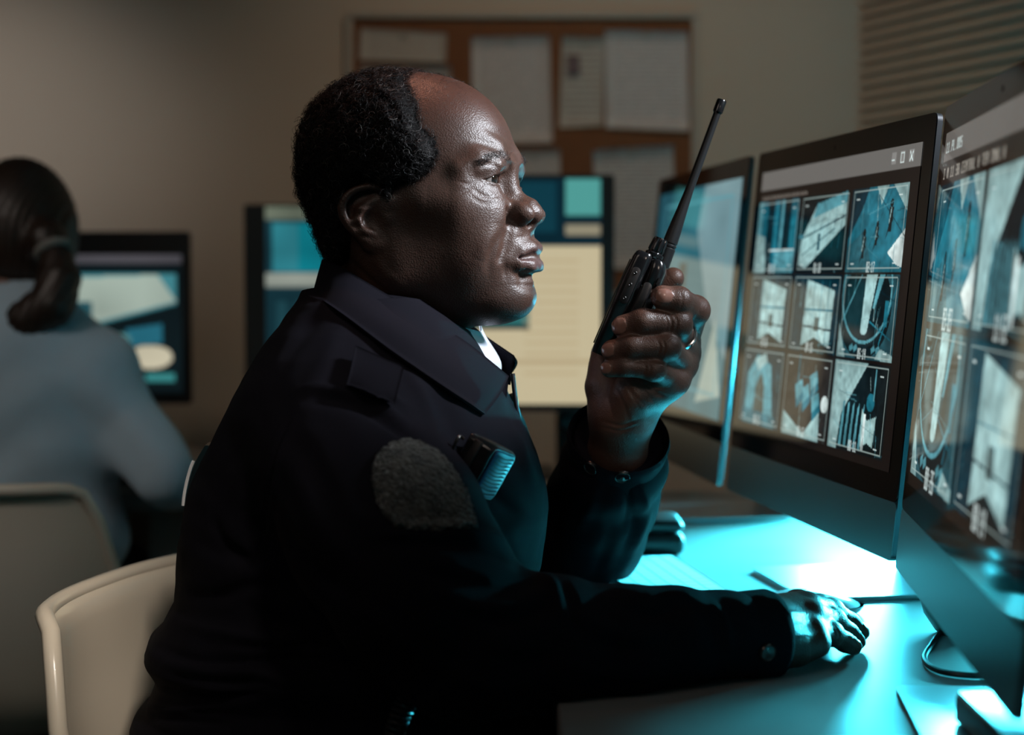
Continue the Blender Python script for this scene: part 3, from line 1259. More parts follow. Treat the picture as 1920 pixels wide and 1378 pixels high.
def head_sdf(P):
    d, Q = head_base(P)
    # brow, cheeks, muzzle
    d = smin(d, chain(Q, [(.100, .004, .043), (.0985, .022, .046), (.087, .044, .044), (.076, .056, .036)], [.0085, .0105, .0095, .006], .004), .014)
    d = smin(d, chain(Q, [(.088, .036, .003), (.072, .051, .006), (.045, .060, .008)], [.0145, .0125, .007]), .032)
    d = smin(d, ell(Q, (.088, 0, -.036), (.036, .034, .034)), .02)
    d = smin(d, ell(Q, (.080, .036, -.030), (.022, .020, .030)), .022)
    # eye sockets
    d = smax(d, -ell(Q, (.114, .035, .029), (.016, .020, .0105)), .012)
    d = smax(d, -ell(Q, (.112, .018, .026), (.010, .008, .012)), .010)
    # lids over the ball
    E = (.0905, .0335, .0285)
    lid = np.sqrt(((Q - v3(*E)) ** 2).sum(1)) - .0150
    d = smin(d, lid, .005)
    # pouch under the eye, fold above it
    d = smin(d, chain(Q, [(.1015, .024, .0165), (.1005, .034, .0145), (.093, .045, .018)], [.0035, .0045, .003], .003), .006)
    d = smin(d, chain(Q, [(.1045, .020, .0385), (.1025, .034, .0400), (.090, .049, .0365)], [.003, .0045, .004], .003), .006)
    # opening between the lids
    q = Q - v3(*E)
    up = np.interp(Q[:, 1], [.0175, .022, .028, .034, .041, .0475], [-.0030, .0008, .0040, .0044, .0024, -.0012]).astype(np.float32)
    lo_ = np.interp(Q[:, 1], [.0175, .022, .028, .034, .041, .0475], [-.0034, -.0046, -.0046, -.0043, -.0036, -.0020]).astype(np.float32)
    slit = np.maximum(q[:, 2] - up, lo_ - q[:, 2])
    slit = np.maximum(slit, .098 - .0905 - q[:, 0] - .004)
    slit = np.maximum(slit, np.maximum(.0165 - Q[:, 1], Q[:, 1] - .0490))
    ball = np.sqrt((q ** 2).sum(1)) - .0110
    d = smax(d, -np.maximum(slit, -ball), .0016)
    # nose
    nose = chain(Q, [(.0985, 0, .036), (.1025, 0, .022), (.1130, 0, .010), (.1235, 0, .0015)], [.0072, .0080, .0095, .0128], .004)
    d = smin(d, nose, .010)
    d = smin(d, ell(Q, (.1185, .0175, -.0018), (.0142, .0092, .0106)), .005)
    d = smin(d, cone(Q, (.1270, 0, -.003), (.1170, 0, -.0135), .0075, .0060), .005)
    d = smax(d, -ell(Q, (.1225, .0092, -.0115), (.0080, .0042, .0055)), .003)
    d = smax(d, -chain(Q, [(.121, .0300, .006), (.111, .0290, -.001), (.108, .0285, -.010)], [.0025, .0030, .0025]), .006)   # crease behind the wing
    # cheek fold from the nose to the mouth corner
    d = smax(d, -chain(Q, [(.1155, .0280, -.010), (.1145, .0345, -.026), (.1095, .0385, -.042)], [.0010, .0022, .0004]), .010)
    d = smin(d, ell(Q, (.1080, 0, -.0245), (.0175, .024, .0120)), .014)      # upper lip above the red
    # lips
    d = smin(d, chain(Q, [(.1290, 0, -.0338), (.1280, .007, -.0330), (.1205, .0185, -.0368), (.1050, .0300, -.0432)], [.0060, .0064, .0054, .0030], .003), .009)
    d = smin(d, chain(Q, [(.1275, 0, -.0490), (.1250, .010, -.0492), (.1185, .0200, -.0472), (.1045, .0300, -.0436)], [.0088, .0086, .0070, .0032], .003), .006)
    d = smax(d, -chain(Q, [(.1430, 0, -.0392), (.1330, .012, -.0400), (.1215, .0225, -.0425), (.1050, .0325, -.0445)], [.0022, .0022, .0020, .0015], .002), .0035)
    d = smax(d, -cone(Q, (.1340, 0, -.0190), (.1345, 0, -.0250), .0016, .0016), .006)    # philtrum
    d = smax(d, -cone(Q, (.1320, 0, -.0635), (.1230, .018, -.0610), .0060, .0030), .012)
    # ear
    e = (Q - v3(.0030, .0725, -.0045)) / v3(1.42, 1.0, .92)
    ca, sa = math.cos(math.radians(21)), math.sin(math.radians(21))          # the ear stands off toward the back
    ex = e[:, 0] * ca - e[:, 1] * sa
    en = e[:, 0] * sa + e[:, 1] * ca
    R = np.stack([ex, en, e[:, 2]], 1).astype(np.float32)
    rim = chain(R, spline([(.0080, .002, .011), (.0040, .005, .0225), (-.0060, .0060, .0275), (-.0170, .0058, .0230), (-.0235, .0054, .0110), (-.0225, .0050, -.0020), (-.0170, .0046, -.0140), (-.0100, .0040, -.0230)], 22), np.linspace(.0029, .0031, 22))
    plate = ell(R, (-.0070, -.002, .002), (.0170, .0040, .0260))
    lobe = ell(R, (-.0030, .0030, -.0275), (.0078, .0045, .0085))
    ear = smin(smin(plate, rim, .004), lobe, .006)
    ear = smin(ear, chain(R, [(-.0020, .003, .0150), (-.0110, .0052, .0060), (-.0130, .0054, -.0050), (-.0090, .0048, -.0150)], [.0022, .0030, .0030, .0025], .003), .005)
    ear = smin(ear, cone(R, (-.0085, .0050, -.0155), (-.0040, .0045, -.0185), .0035, .0030), .004)
    ear = smin(ear, ell(R, (.0065, .0020, -.004), (.0040, .0045, .0060)), .005)   # tragus
    ear = smax(ear, -ell(R, (-.0030, .0060, -.0040), (.0078, .0075, .0098)), .003)
    ear = smin(ear, cone(R, (-.005, -.006, .010), (-.004, -.006, -.014), .009, .008), .008)
    d = smin(d, ear * .88, .004)
    return d


# hair line on the side of the head, photo pixels turned into head coordinates
def hp(px, py, s=.062):
    w = at(px, py, 1.60 - s)
    q = w2h(w[None])[0]
    t = (q[1] - s) / (-HS[1])
    return (q[0], q[2])


HAIRLINE = [hp(*p) for p in [(800, 240), (826, 258), (836, 290), (822, 322), (795, 345), (768, 352), (752, 360), (742, 382), (730, 372), (718, 352), (690, 340), (660, 352), (646, 388), (650, 430), (655, 462), (638, 488), (606, 506), (540, 500), (480, 400), (490, 200), (560, 110), (660, 100), (745, 112), (752, 150), (786, 196)]]


def hair_thick(P):
    S = np.abs(P[:, 1])
    m = polysd(np.stack([P[:, 0], P[:, 2]], 1), HAIRLINE)
    t = sstep(.006, -.014, m)
    top = sstep(.150, .095, P[:, 2])           # thin on the crown
    nape = sstep(-.055, -.02, P[:, 2])
    inner = sstep(.0, .04, S + .6 * sstep(.03, -.04, P[:, 0]) * .08)
    return t * (.0035 + .0085 * top * (.35 + .65 * nape)) - .0045 * (1 - t)


def hair_sdf(P):
    d, Q = head_base(P)
    n = np.zeros(len(P), dtype=np.float32)
    for f, a, ph in ((330, .0011, 0.3), (520, .0008, 1.7), (900, .0004, 2.9)):
        n += a * np.sin(P[:, 0] * f + 2.1 * np.sin(P[:, 2] * f * .53 + ph)) * np.sin(P[:, 2] * f * 1.07 + 1.7 * np.sin(P[:, 1] * f * .61 + ph)) + a * .6 * np.sin(P[:, 1] * f * 1.21 + ph + 2 * np.sin(P[:, 0] * f * .47))
    return d - hair_thick(P).astype(np.float32) - n


def skin_material():
    m = bpy.data.materials.new('dark_brown_skin')
    m.use_nodes = True
    N, L = nodes_of(m)
    b = N['Principled BSDF']
    b.inputs['Roughness'].default_value = 0.45
    b.inputs['Specular IOR Level'].default_value = 0.55
    b.inputs['Subsurface Weight'].default_value = 0.12
    b.inputs['Subsurface Radius'].default_value = (0.010, 0.003, 0.0015)
    b.inputs['Subsurface Scale'].default_value = 0.35
    at_ = N.new('ShaderNodeAttribute')
    at_.attribute_name = 'skin_tone'
    tc = N.new('ShaderNodeTexCoord')
    n1 = N.new('ShaderNodeTexNoise')
    n1.inputs['Scale'].default_value = 70
    n1.inputs['Detail'].default_value = 6
    L.new(tc.outputs['Object'], n1.inputs['Vector'])
    mr = N.new('ShaderNodeMapRange')
    mr.inputs['To Min'].default_value = 0.72
    mr.inputs['To Max'].default_value = 1.25
    L.new(n1.outputs['Fac'], mr.inputs['Value'])
    mx = N.new('ShaderNodeMix')
    mx.data_type = 'RGBA'
    mx.blend_type = 'MULTIPLY'
    mx.inputs['Factor'].default_value = 1
    L.new(at_.outputs['Color'], mx.inputs['A'])
    L.new(mr.outputs['Result'], mx.inputs['B'])
    L.new(mx.outputs['Result'], b.inputs['Base Color'])
    vo = N.new('ShaderNodeTexVoronoi')
    vo.inputs['Scale'].default_value = 720
    L.new(tc.outputs['Object'], vo.inputs['Vector'])
    n2 = N.new('ShaderNodeTexNoise')
    n2.inputs['Scale'].default_value = 240
    n2.inputs['Detail'].default_value = 4
    L.new(tc.outputs['Object'], n2.inputs['Vector'])
    ad = N.new('ShaderNodeMath')
    ad.operation = 'ADD'
    L.new(vo.outputs['Distance'], ad.inputs[0])
    L.new(n2.outputs['Fac'], ad.inputs[1])
    bp = N.new('ShaderNodeBump')
    bp.inputs['Strength'].default_value = 0.22
    bp.inputs['Distance'].default_value = 0.0012
    L.new(ad.outputs[0], bp.inputs['Height'])
    L.new(bp.outputs['Normal'], b.inputs['Normal'])
    return m


M['skin'] = skin_material()
M['nail'] = mat('finger_nail', (0.24, 0.115, 0.085), 0.28, spec=0.6, coat=0.3)
M['hair'] = mat('black_curly_hair', (0.004, 0.0035, 0.0035), 0.75, spec=0.08)
M['curl'] = mat('curled_hair_strand', (0.008, 0.007, 0.007), 0.45, spec=0.3)
M['grey_curl'] = mat('grey_hair_strand', (0.16, 0.15, 0.14), 0.4, spec=0.6)
M['sclera'] = mat('eye_white', (0.20, 0.17, 0.155), 0.15, spec=0.6, coat=0.5)
M['iris'] = mat('dark_brown_iris', (0.012, 0.007, 0.005), 0.05, spec=0.8, coat=1.0)

SKIN = np.array([0.058, 0.0265, 0.0175])
PALM = np.array([0.150, 0.068, 0.045])
LIP = np.array([0.075, 0.036, 0.032])


def curls(P, N, length, rad, twist, n=7, grey=0.05, lean=0.6):
    """Small curled hairs rooted on points P with normals N."""
    k = len(P)
    a = np.cross(N, rng.normal(size=(k, 3)))
    a /= np.linalg.norm(a, axis=1)[:, None]
    b = np.cross(N, a)
    r = length * rng.uniform(.6, 1.3, k)
    tw = twist * rng.uniform(.6, 1.3, k)
    ph = rng.uniform(0, 6.28, k)
    dirv = N + lean * rng.normal(size=(k, 3))
    dirv /= np.linalg.norm(dirv, axis=1)[:, None]
    t = np.linspace(0, 1, n)
    C = []
    for x in t:
        ang = ph + tw * x
        C.append(P + dirv * (r * x * .55)[:, None] + a * (r * .55 * (np.cos(ang) - np.cos(ph)))[:, None] + b * (r * .55 * (np.sin(ang) - np.sin(ph)))[:, None] + N * (r * .15)[:, None])
    C = np.stack(C, 1)                                 # k, n, 3
    T = np.gradient(C, axis=1)
    T /= np.maximum(np.linalg.norm(T, axis=2), 1e-9)[..., None]
    u = np.cross(T, N[:, None, :] + 0.01)
    u /= np.maximum(np.linalg.norm(u, axis=2), 1e-9)[..., None]
    w = np.cross(T, u)
    rr = rad * (1 - 0.5 * t)[None, :, None]
    V = np.stack([C + rr * (math.cos(q) * u + math.sin(q) * w) for q in (0, 2.094, 4.189)], 2)   # k,n,3,3
    V = V.reshape(-1, 3)
    base = (np.arange(k)[:, None] * n + np.arange(n - 1)[None]) * 3
    F = []
    for s in range(3):
        s2 = (s + 1) % 3
        F.append(np.stack([base + s, base + s2, base + 3 + s2, base + 3 + s], -1).reshape(-1, 4))
    g = rng.random(k) < grey
    fm = np.repeat(g, n - 1)
    return V, np.concatenate(F), np.concatenate([fm] * 3)


def pick_on(V, F, N, count, mask=None):
    F = np.asarray(F)
    c = V[F].mean(1)
    ar = np.linalg.norm(np.cross(V[F[:, 2]] - V[F[:, 0]], V[F[:, 3]] - V[F[:, 1]]), axis=1)
    if mask is not None:
        ar = ar * mask(c)
    p = ar / ar.sum()
    i = rng.choice(len(F), count, p=p)
    a, b = rng.random((count, 1)), rng.random((count, 1))
    q = V[F[i]]
    X = (q[:, 0] * (1 - a) + q[:, 1] * a) * (1 - b) + (q[:, 3] * (1 - a) + q[:, 2] * a) * b
    n = N[F[i]].mean(1)
    return X, n / np.linalg.norm(n, axis=1)[:, None]


HV, HF = polygonize(head_sdf, (-.125, -.115, -.20), (.150, .115, .150), 0.0013)
# fit the outline of forehead, nose bridge, mouth and chin
FRONT_FIT = np.array([(.15, 0), (.1025, -.002), (.0825, -.0025), (.0675, -.0028), (.055, -.0052), (.045, -.001), (.0275, -.001), (.016, -.004), (.0075, -.0035), (0, -.0005), (-.010, .001), (-.016, -.0005), (-.0235, -.0045), (-.031, -.0025), (-.039, -.002), (-.050, -.0015), (-.064, .004), (-.0725, .001), (-.095, 0), (-.1035, -.0045)])


def fit_front(V):
    T = FRONT_FIT[np.argsort(FRONT_FIT[:, 0])]
    dx = np.interp(V[:, 2], T[:, 0], T[:, 1])
    return V + np.stack([dx * sstep(.0, .095, V[:, 0]) * np.exp(-(V[:, 1] / .024) ** 2), 0 * dx, 0 * dx], 1)


HV = fit_front(HV)
HW = h2w(HV)
HF = HF[:, ::-1]           # the head frame is mirrored in the world
HN = vnormals(HW, HF)
face_strokes = [
    ([(905, 236), (935, 250), (958, 262)], 6, -.0009), ([(880, 262), (915, 272), (945, 284)], 7, -.0012), ([(905, 252), (935, 266), (958, 276)], 7, .0010),
    ([(938, 283), (952, 300), (956, 318)], 6, -.0012), ([(968, 290), (966, 310), (962, 326)], 4, -.0010),
    ([(868, 318), (888, 300), (915, 296)], 8, .0010), ([(890, 318), (915, 308), (945, 318)], 5, -.0008),
    ([(884, 352), (905, 366), (930, 368), (944, 358)], 4, -.0009), ([(880, 366), (905, 380), (935, 380)], 5, -.0006),
    ([(886, 345), (872, 344), (858, 340)], 3, -.0007), ([(886, 352), (872, 358), (860, 362)], 3, -.0007),
    ([(952, 372), (946, 395), (936, 420)], 9, .0008),
    ([(950, 425), (930, 455), (918, 490), (916, 520)], 9, -.0016), ([(938, 425), (912, 455), (898, 490)], 14, .0014),
    ([(950, 492), (946, 506), (948, 522)], 5, -.0009), ([(955, 530), (980, 536), (1000, 534)], 7, -.0009),
    ([(700, 480), (720, 510), (760, 545)], 10, .0010), ([(650, 480), (690, 520), (730, 552)], 6, -.0008),
]
HW = carve(HW, HN, face_strokes)
def head_parts(parent):
    V, F = polygonize(hair_sdf, (-.125, -.10, -.085), (.075, .10, .160), 0.0016, newton=1)
    # keep only what lies outside the scalp
    c = V[np.asarray(F)].mean(1).astype(np.float32)
    t = hair_thick(c)
    F = F[t > -.0038][:, ::-1]
    W = h2w(V)
    N = vnormals(W, F)
    T = hair_thick(V.astype(np.float32))
    keep = lambda P: sstep(.001, .006, hair_thick(w2h(P).astype(np.float32)))
    X, n = pick_on(W, F, N, 15000, keep)
    cv, cf, cm = curls(X - n * .0012, n, .0062, .00021, 4.4, 8, .05, .5)
    edge = lambda P: sstep(-.0028, -.0005, hair_thick(w2h(P).astype(np.float32))) * sstep(.006, .002, hair_thick(w2h(P).astype(np.float32)))
    X2, n2 = pick_on(HW, HF, HN, 3800, lambda P: edge(P) * sstep(-.01, .02, w2h(P)[:, 2]))
    ev, ef, em = curls(X2, n2, .0045, .00015, 3.0, 6, .05, .7)
    # short fuzz on the bald crown
    X3, n3_ = pick_on(HW, HF, HN, 2600, lambda P: sstep(.085, .115, w2h(P)[:, 2]) * sstep(.085, .02, w2h(P)[:, 0]))
    fv, ff, fmm = curls(X3, n3_, .0034, .00011, 1.6, 5, .12, .8)
    VV = np.concatenate([W, cv, ev, fv])
    o1, o2, o3 = len(W), len(W) + len(cv), len(W) + len(cv) + len(ev)
    FF = np.concatenate([F, cf + o1, ef + o2, ff + o3])
    fm = np.concatenate([np.zeros(len(F), int), 1 + cm.astype(int), 1 + em.astype(int), 1 + fmm.astype(int)])
    h = mesh('hair', VV, FF, None, parent, mats=[M['hair'], M['curl'], M['grey_curl']], fmat=fm)
    h['label'] = 'short black curly hair, thin on the crown'
    # eyes look along the row of screens
    for sgn in (1, -1):
        c = np.array([.0905, .0335 * sgn, .0285])
        c[0] += np.interp(c[2], FRONT_FIT[::-1, 0], FRONT_FIT[::-1, 1])
        u, v = np.meshgrid(np.linspace(0, np.pi, 40), np.linspace(0, 2 * np.pi, 49), indexing='ij')
        g = np.array([.965, .13, -.05])
        g /= np.linalg.norm(g)
        a = np.cross(g, [0, 0, 1.0])
        a /= np.linalg.norm(a)
        b = np.cross(a, g)
        r = .0126 + .0005 * sstep(.50, .30, u)
        Vv = c + r[..., None] * (np.cos(u)[..., None] * g + np.sin(u)[..., None] * (np.cos(v)[..., None] * a + np.sin(v)[..., None] * b))
        Fq = grid_faces(40, 49, True)
        cu = u.reshape(-1)[Fq].mean(1)
        eye = mesh('eyeball', h2w(Vv.reshape(-1, 3)), Fq, None, parent, mats=[M['sclera'], M['iris']], fmat=(cu < .46).astype(int))
    # brows: short hairs along the ridge
    HN2 = HN
    HL = w2h(HW)
    for sgn in (1, -1):
        line = np.array([(.019, .0475), (.030, .0500), (.042, .0485), (.052, .0425)])
        m = lambda P: (sgn * w2h(P)[:, 1] > .012) * (w2h(P)[:, 0] > .078) * sstep(.0046, .0010, polydist(np.stack([sgn * w2h(P)[:, 1], w2h(P)[:, 2]], 1), line)[0])
        X, n = pick_on(HW, HF, HN2, 300, m)
        flow = HS * sgn * .9 - HX * .35 + HZ * .25
        nn = n * .22 + flow
        nn /= np.linalg.norm(nn, axis=1)[:, None]
        bv, bf, bm_ = curls(X, nn, .0060, .00014, .8, 5, .03, .2)
        mesh('eyebrow', bv, bf, None, parent, mats=[M['curl'], M['grey_curl']], fmat=bm_.astype(int))



# ------------------------------------------------------------------ the officer: hands
def hand_up_sdf(P):
    """Left hand closed around the radio, little finger side toward the lens."""
    P = P.astype(np.float32)
    J = UPJ
    d = chain(P, J['wrist'], [.0270, .0285, .0290], .004)
    pal = None
    for nm, r0, r1 in (('index', .016, .0150), ('middle', .016, .0150), ('ring', .016, .0145), ('little', .017, .0140)):
        e = cone(P, J['carpus'], J[nm][0], r0 + .004, r1)
        pal = e if pal is None else smin(pal, e, .012)
    pal = smin(pal, chain(P, J['heel'], [.020, .0215, .0165]), .014)
    pal = smin(pal, chain(P, J['thenar'], [.018, .0215, .0165]), .014)
    d = smin(d, pal, .018)
    for nm, rr in (('index', (.0140, .0128, .0124, .0108)), ('middle', (.0140, .0126, .0116, .0104)), ('ring', (.0132, .0118, .0108, .0096)), ('little', (.0118, .0100, .0090, .0082))):
        f = chain(P, J[nm], rr, .004)
        # knuckle swellings
        f = smin(f, np.sqrt(((P - v3(*J[nm][1])) ** 2).sum(1)) - rr[1] * 1.08, .004)
        d = smin(d, f, .0042)
    f = chain(P, J['thumb'], [.0165, .0140, .0122, .0108], .004)
    d = smin(d, f, .007)
    return d


UPJ = {
    'wrist': ats([(1150, 905, 1.665), (1158, 845, 1.645), (1166, 790, 1.630)]),
    'carpus': at(1172, 768, 1.628),
    'heel': ats([(1170, 778, 1.612), (1190, 738, 1.597), (1245, 716, 1.596)]),
    'thenar': ats([(1150, 772, 1.628), (1138, 725, 1.632), (1140, 665, 1.640)]),
    'index': ats([(1283, 640, 1.642), (1303, 582, 1.590), (1272, 563, 1.563), (1242, 557, 1.5585)]),
    'middle': ats([(1284, 662, 1.628), (1270, 607, 1.566), (1205, 603, 1.5575), (1168, 612, 1.563)]),
    'ring': ats([(1280, 684, 1.614), (1250, 650, 1.560), (1185, 650, 1.5560), (1147, 657, 1.562)]),
    'little': ats([(1266, 712, 1.602), (1225, 692, 1.560), (1172, 687, 1.5580), (1143, 691, 1.563)]),
    'thumb': ats([(1140, 690, 1.645), (1160, 610, 1.660), (1225, 552, 1.664), (1262, 522, 1.660)]),
}


def hand_down_sdf(P):
    """Right hand resting on the desk, fingers spread toward the mouse."""
    P = P.astype(np.float32)
    J = DNJ
    d = chain(P, J['wrist'], [.0285, .0270, .0260], .004)
    pal = None
    for nm, r0, r1 in (('index', .017, .0125), ('middle', .017, .0130), ('ring', .017, .0125), ('little', .016, .0120)):
        e = cone(P, J['carpus_' + ('a' if nm in ('index', 'middle') else 'b')], J[nm][0], r0, r1)
        pal = e if pal is None else smin(pal, e, .012)
    pal = smin(pal, chain(P, J['heel'], [.0165, .0155, .011]), .014)
    d = smin(d, pal, .018)
    for nm, rr in (('index', (.0122, .0104, .0095, .0080)), ('middle', (.0126, .0106, .0096, .0082)), ('ring', (.0122, .0104, .0094, .0080)), ('little', (.0112, .0096, .0084, .0072))):
        f = chain(P, J[nm], rr, .0035)
        f = smin(f, np.sqrt(((P - v3(*J[nm][1])) ** 2).sum(1)) - rr[1] * 1.07, .004)
        f = smin(f, np.sqrt(((P - v3(*J[nm][0])) ** 2).sum(1)) - rr[0] * 1.12, .006)
        d = smin(d, f, .0038)
    d = smin(d, chain(P, J['thumb'], [.0165, .0130, .0112, .0092], .004), .007)
    return d


DNJ = {
    'wrist': ats([(1330, 1196, 1.392), (1390, 1192, 1.402), (1432, 1186, 1.412)]),
    'carpus_a': at(1448, 1160, 1.436),
    'carpus_b': at(1450, 1188, 1.416),
    'heel': ats([(1448, 1212, 1.408), (1492, 1216, 1.412), (1532, 1208, 1.418)]),
    'index': ats([(1496, 1136, 1.480), (1536, 1138, 1.512), (1568, 1152, 1.528), (1590, 1166, 1.532)]),
    'middle': ats([(1512, 1142, 1.464), (1558, 1146, 1.494), (1592, 1168, 1.506), (1612, 1186, 1.508)]),
    'ring': ats([(1520, 1158, 1.446), (1562, 1164, 1.472), (1590, 1188, 1.484), (1605, 1203, 1.486)]),
    'little': ats([(1520, 1186, 1.428), (1558, 1188, 1.446), (1584, 1204, 1.456), (1600, 1213, 1.458)]),
    'thumb': ats([(1452, 1166, 1.450), (1484, 1172, 1.490), (1512, 1178, 1.516), (1540, 1182, 1.530)]),
}

# where the keyboard lies (the left sleeve rests on its edge)
KU = np.array([.156, -.988, 0]) / math.hypot(.156, .988)      # along the keyboard
KN = np.array([KU[1], -KU[0], 0])                        # toward the user
KL, KD = .42, .115
KC = np.array([.190, 1.968, DESK_Z]) + KU * KL / 2 + KN * KD / 2

# sleeve bones of both arms
NEAR_ARM = ats([(625, 815, 1.455), (655, 860, 1.425), (720, 985, 1.375), (800, 1110, 1.345), (890, 1202, 1.338), (1030, 1206, 1.348), (1160, 1204, 1.362), (1260, 1200, 1.376), (1350, 1196, 1.394), (1424, 1191, 1.410)])
NEAR_R = [.070, .076, .080, .074, .064, .054, .046, .040, .036, .0335]
FAR_ARM = ats([(650, 830, 1.80), (760, 930, 1.83), (900, 1010, 1.85), (1040, 1040, 1.835), (1100, 1000, 1.79), (1132, 930, 1.735), (1150, 870, 1.675), (1158, 830, 1.655)])
FAR_R = [.080, .078, .072, .064, .060, .055, .050, .042]

officer = thing('person', (HO[0], 1.60, 0.45), 'seated man in a dark navy uniform jacket raising a radio beside the screens', 'person')


def torso_core(P):
    """Body under the clothes, coarse."""
    d = ell(P, (-.16, 1.60, .80), (.095, .155, .17))
    d = smin(d, ell(P, (-.155, 1.60, .66), (.12, .165, .14)), .05)
    d = smin(d, chain(P, [NEAR_ARM[1], NEAR_ARM[2], NEAR_ARM[4], NEAR_ARM[6], DNJ['wrist'][1]], [.055, .050, .043, .036, .028]), .03)
    d = smin(d, chain(P, [FAR_ARM[0], FAR_ARM[1], FAR_ARM[3], FAR_ARM[5], UPJ['wrist'][1]], [.055, .050, .043, .036, .028]), .03)
    nk0, nk1 = h2w(np.array([[-.030, 0, -.09], [-.050, 0, -.20]]))
    d = smin(d, cone(P, nk0, nk1, .050, .06), .05)
    return np.where(P[:, 0] > .015, np.maximum(d, DESK_Z + .004 - P[:, 2]), d)


def grow(f, pts, pad, h, **k):
    pts = np.asarray(pts)
    return polygonize(f, pts.min(0) - pad, pts.max(0) + pad, h, **k)


def hand_points(J):
    return np.concatenate([np.atleast_2d(v) for v in J.values()])


UV, UF = grow(hand_up_sdf, hand_points(UPJ), .036, .0011)
DV, DF = grow(hand_down_sdf, hand_points(DNJ), .036, .0011)
UN, DN = vnormals(UV, UF), vnormals(DV, DF)
if np.mean(np.sum(UN * (UV - UV.mean(0)), 1)) < 0:
    UF, DF = UF[:, ::-1], DF[:, ::-1]
    UN, DN = -UN, -DN
hand_up_strokes = [
    # creases across the knuckles
    ([(1262, 588), (1270, 604), (1266, 622)], 2.2, -.0008), ([(1254, 590), (1260, 606), (1256, 624)], 2.2, -.0008), ([(1247, 592), (1252, 606), (1248, 622)], 2.0, -.0006),
    ([(1240, 634), (1247, 650), (1243, 664)], 2.2, -.0008), ([(1232, 636), (1238, 650), (1234, 664)], 2.2, -.0008),
    ([(1214, 678), (1220, 690), (1216, 700)], 2.0, -.0007), ([(1206, 680), (1211, 690), (1208, 699)], 2.0, -.0006),
    ([(1308, 556), (1314, 572), (1310, 590)], 2.2, -.0006), ([(1275, 545), (1280, 562), (1276, 580)], 2.2, -.0005),
    # folds of the palm heel
    ([(1205, 712), (1230, 735), (1255, 745)], 4, -.0013), ([(1190, 708), (1215, 722), (1245, 728)], 3.5, -.0010),
    ([(1150, 720), (1170, 760), (1180, 790)], 4, -.0009), ([(1135, 715), (1140, 750), (1150, 785)], 4, -.0008),
    ([(1165, 712), (1192, 745), (1215, 765)], 3.5, -.0008), ([(1130, 790), (1165, 798), (1200, 786)], 3.5, -.0012), ([(1128, 800), (1162, 808), (1198, 798)], 3, -.0009),
    ([(1206, 730), (1222, 748), (1232, 762)], 2.5, -.0006), ([(1180, 735), (1196, 760), (1204, 776)], 2.5, -.0006),
]
UV = carve(UV, UN, hand_up_strokes)
hand_down_strokes = [
    ([(1554, 1136), (1562, 1146), (1560, 1156)], 2.2, -.0006), ([(1560, 1176), (1566, 1188), (1562, 1198)], 2.0, -.0006), ([(1568, 1178), (1574, 1190), (1570, 1200)], 2.0, -.0005),
    ([(1462, 1150), (1490, 1150), (1512, 1152)], 5, .0012), ([(1465, 1175), (1495, 1172), (1520, 1172)], 5, -.0010), ([(1470, 1196), (1500, 1190), (1525, 1188)], 5, .0009),
]
DV = carve(DV, DN, hand_down_strokes)


def nail_mask(V, J, nails):
    """Vertices under each finger nail: (tip joint, neighbour joint, outward direction, half width, length)."""
    m = np.zeros(len(V), bool)
    for tip, nb, out, hw, ln in nails:
        ax = tip - nb
        ax = ax / np.linalg.norm(ax)
        out = out - ax * np.dot(out, ax)
        out = out / np.linalg.norm(out)
        sd = np.cross(ax, out)
        q = V - tip
        a, b, c = q @ ax, q @ sd, q @ out
        m |= (c > .003) & (np.abs(b / hw) ** 2.6 + np.abs((a - .0015) / (ln / 2)) ** 2.6 < 1)
    return m


view_n = np.array([-.12, -1.0, .18])
nails_up = [(UPJ[k][3], UPJ[k][2], view_n, hw, ln) for k, hw, ln in (('index', .0066, .0150), ('middle', .0070, .0160), ('ring', .0062, .0140), ('little', .0052, .0115))]
nails_dn = [(DNJ[k][3], DNJ[k][2], np.array([.35, -.15, 1.0]), .0056, .0125) for k in ('middle', 'ring', 'little')]
nu_, nd_ = nail_mask(UV, UPJ, nails_up), nail_mask(DV, DNJ, nails_dn)
UV = UV + UN * (nu_ * .0005)[:, None]
DV = DV + DN * (nd_ * .0005)[:, None]

CV, CF = polygonize(torso_core, (-.40, 1.22, .50), (.20, 1.96, 1.10), .010)
CN = vnormals(CV, CF)
if np.mean(np.sum(CN * (CV - CV.mean(0)), 1)) < 0:
    CF = CF[:, ::-1]
if np.mean(np.sum(HN * (HW - HW.mean(0)), 1)) < 0:
    HF = HF[:, ::-1]


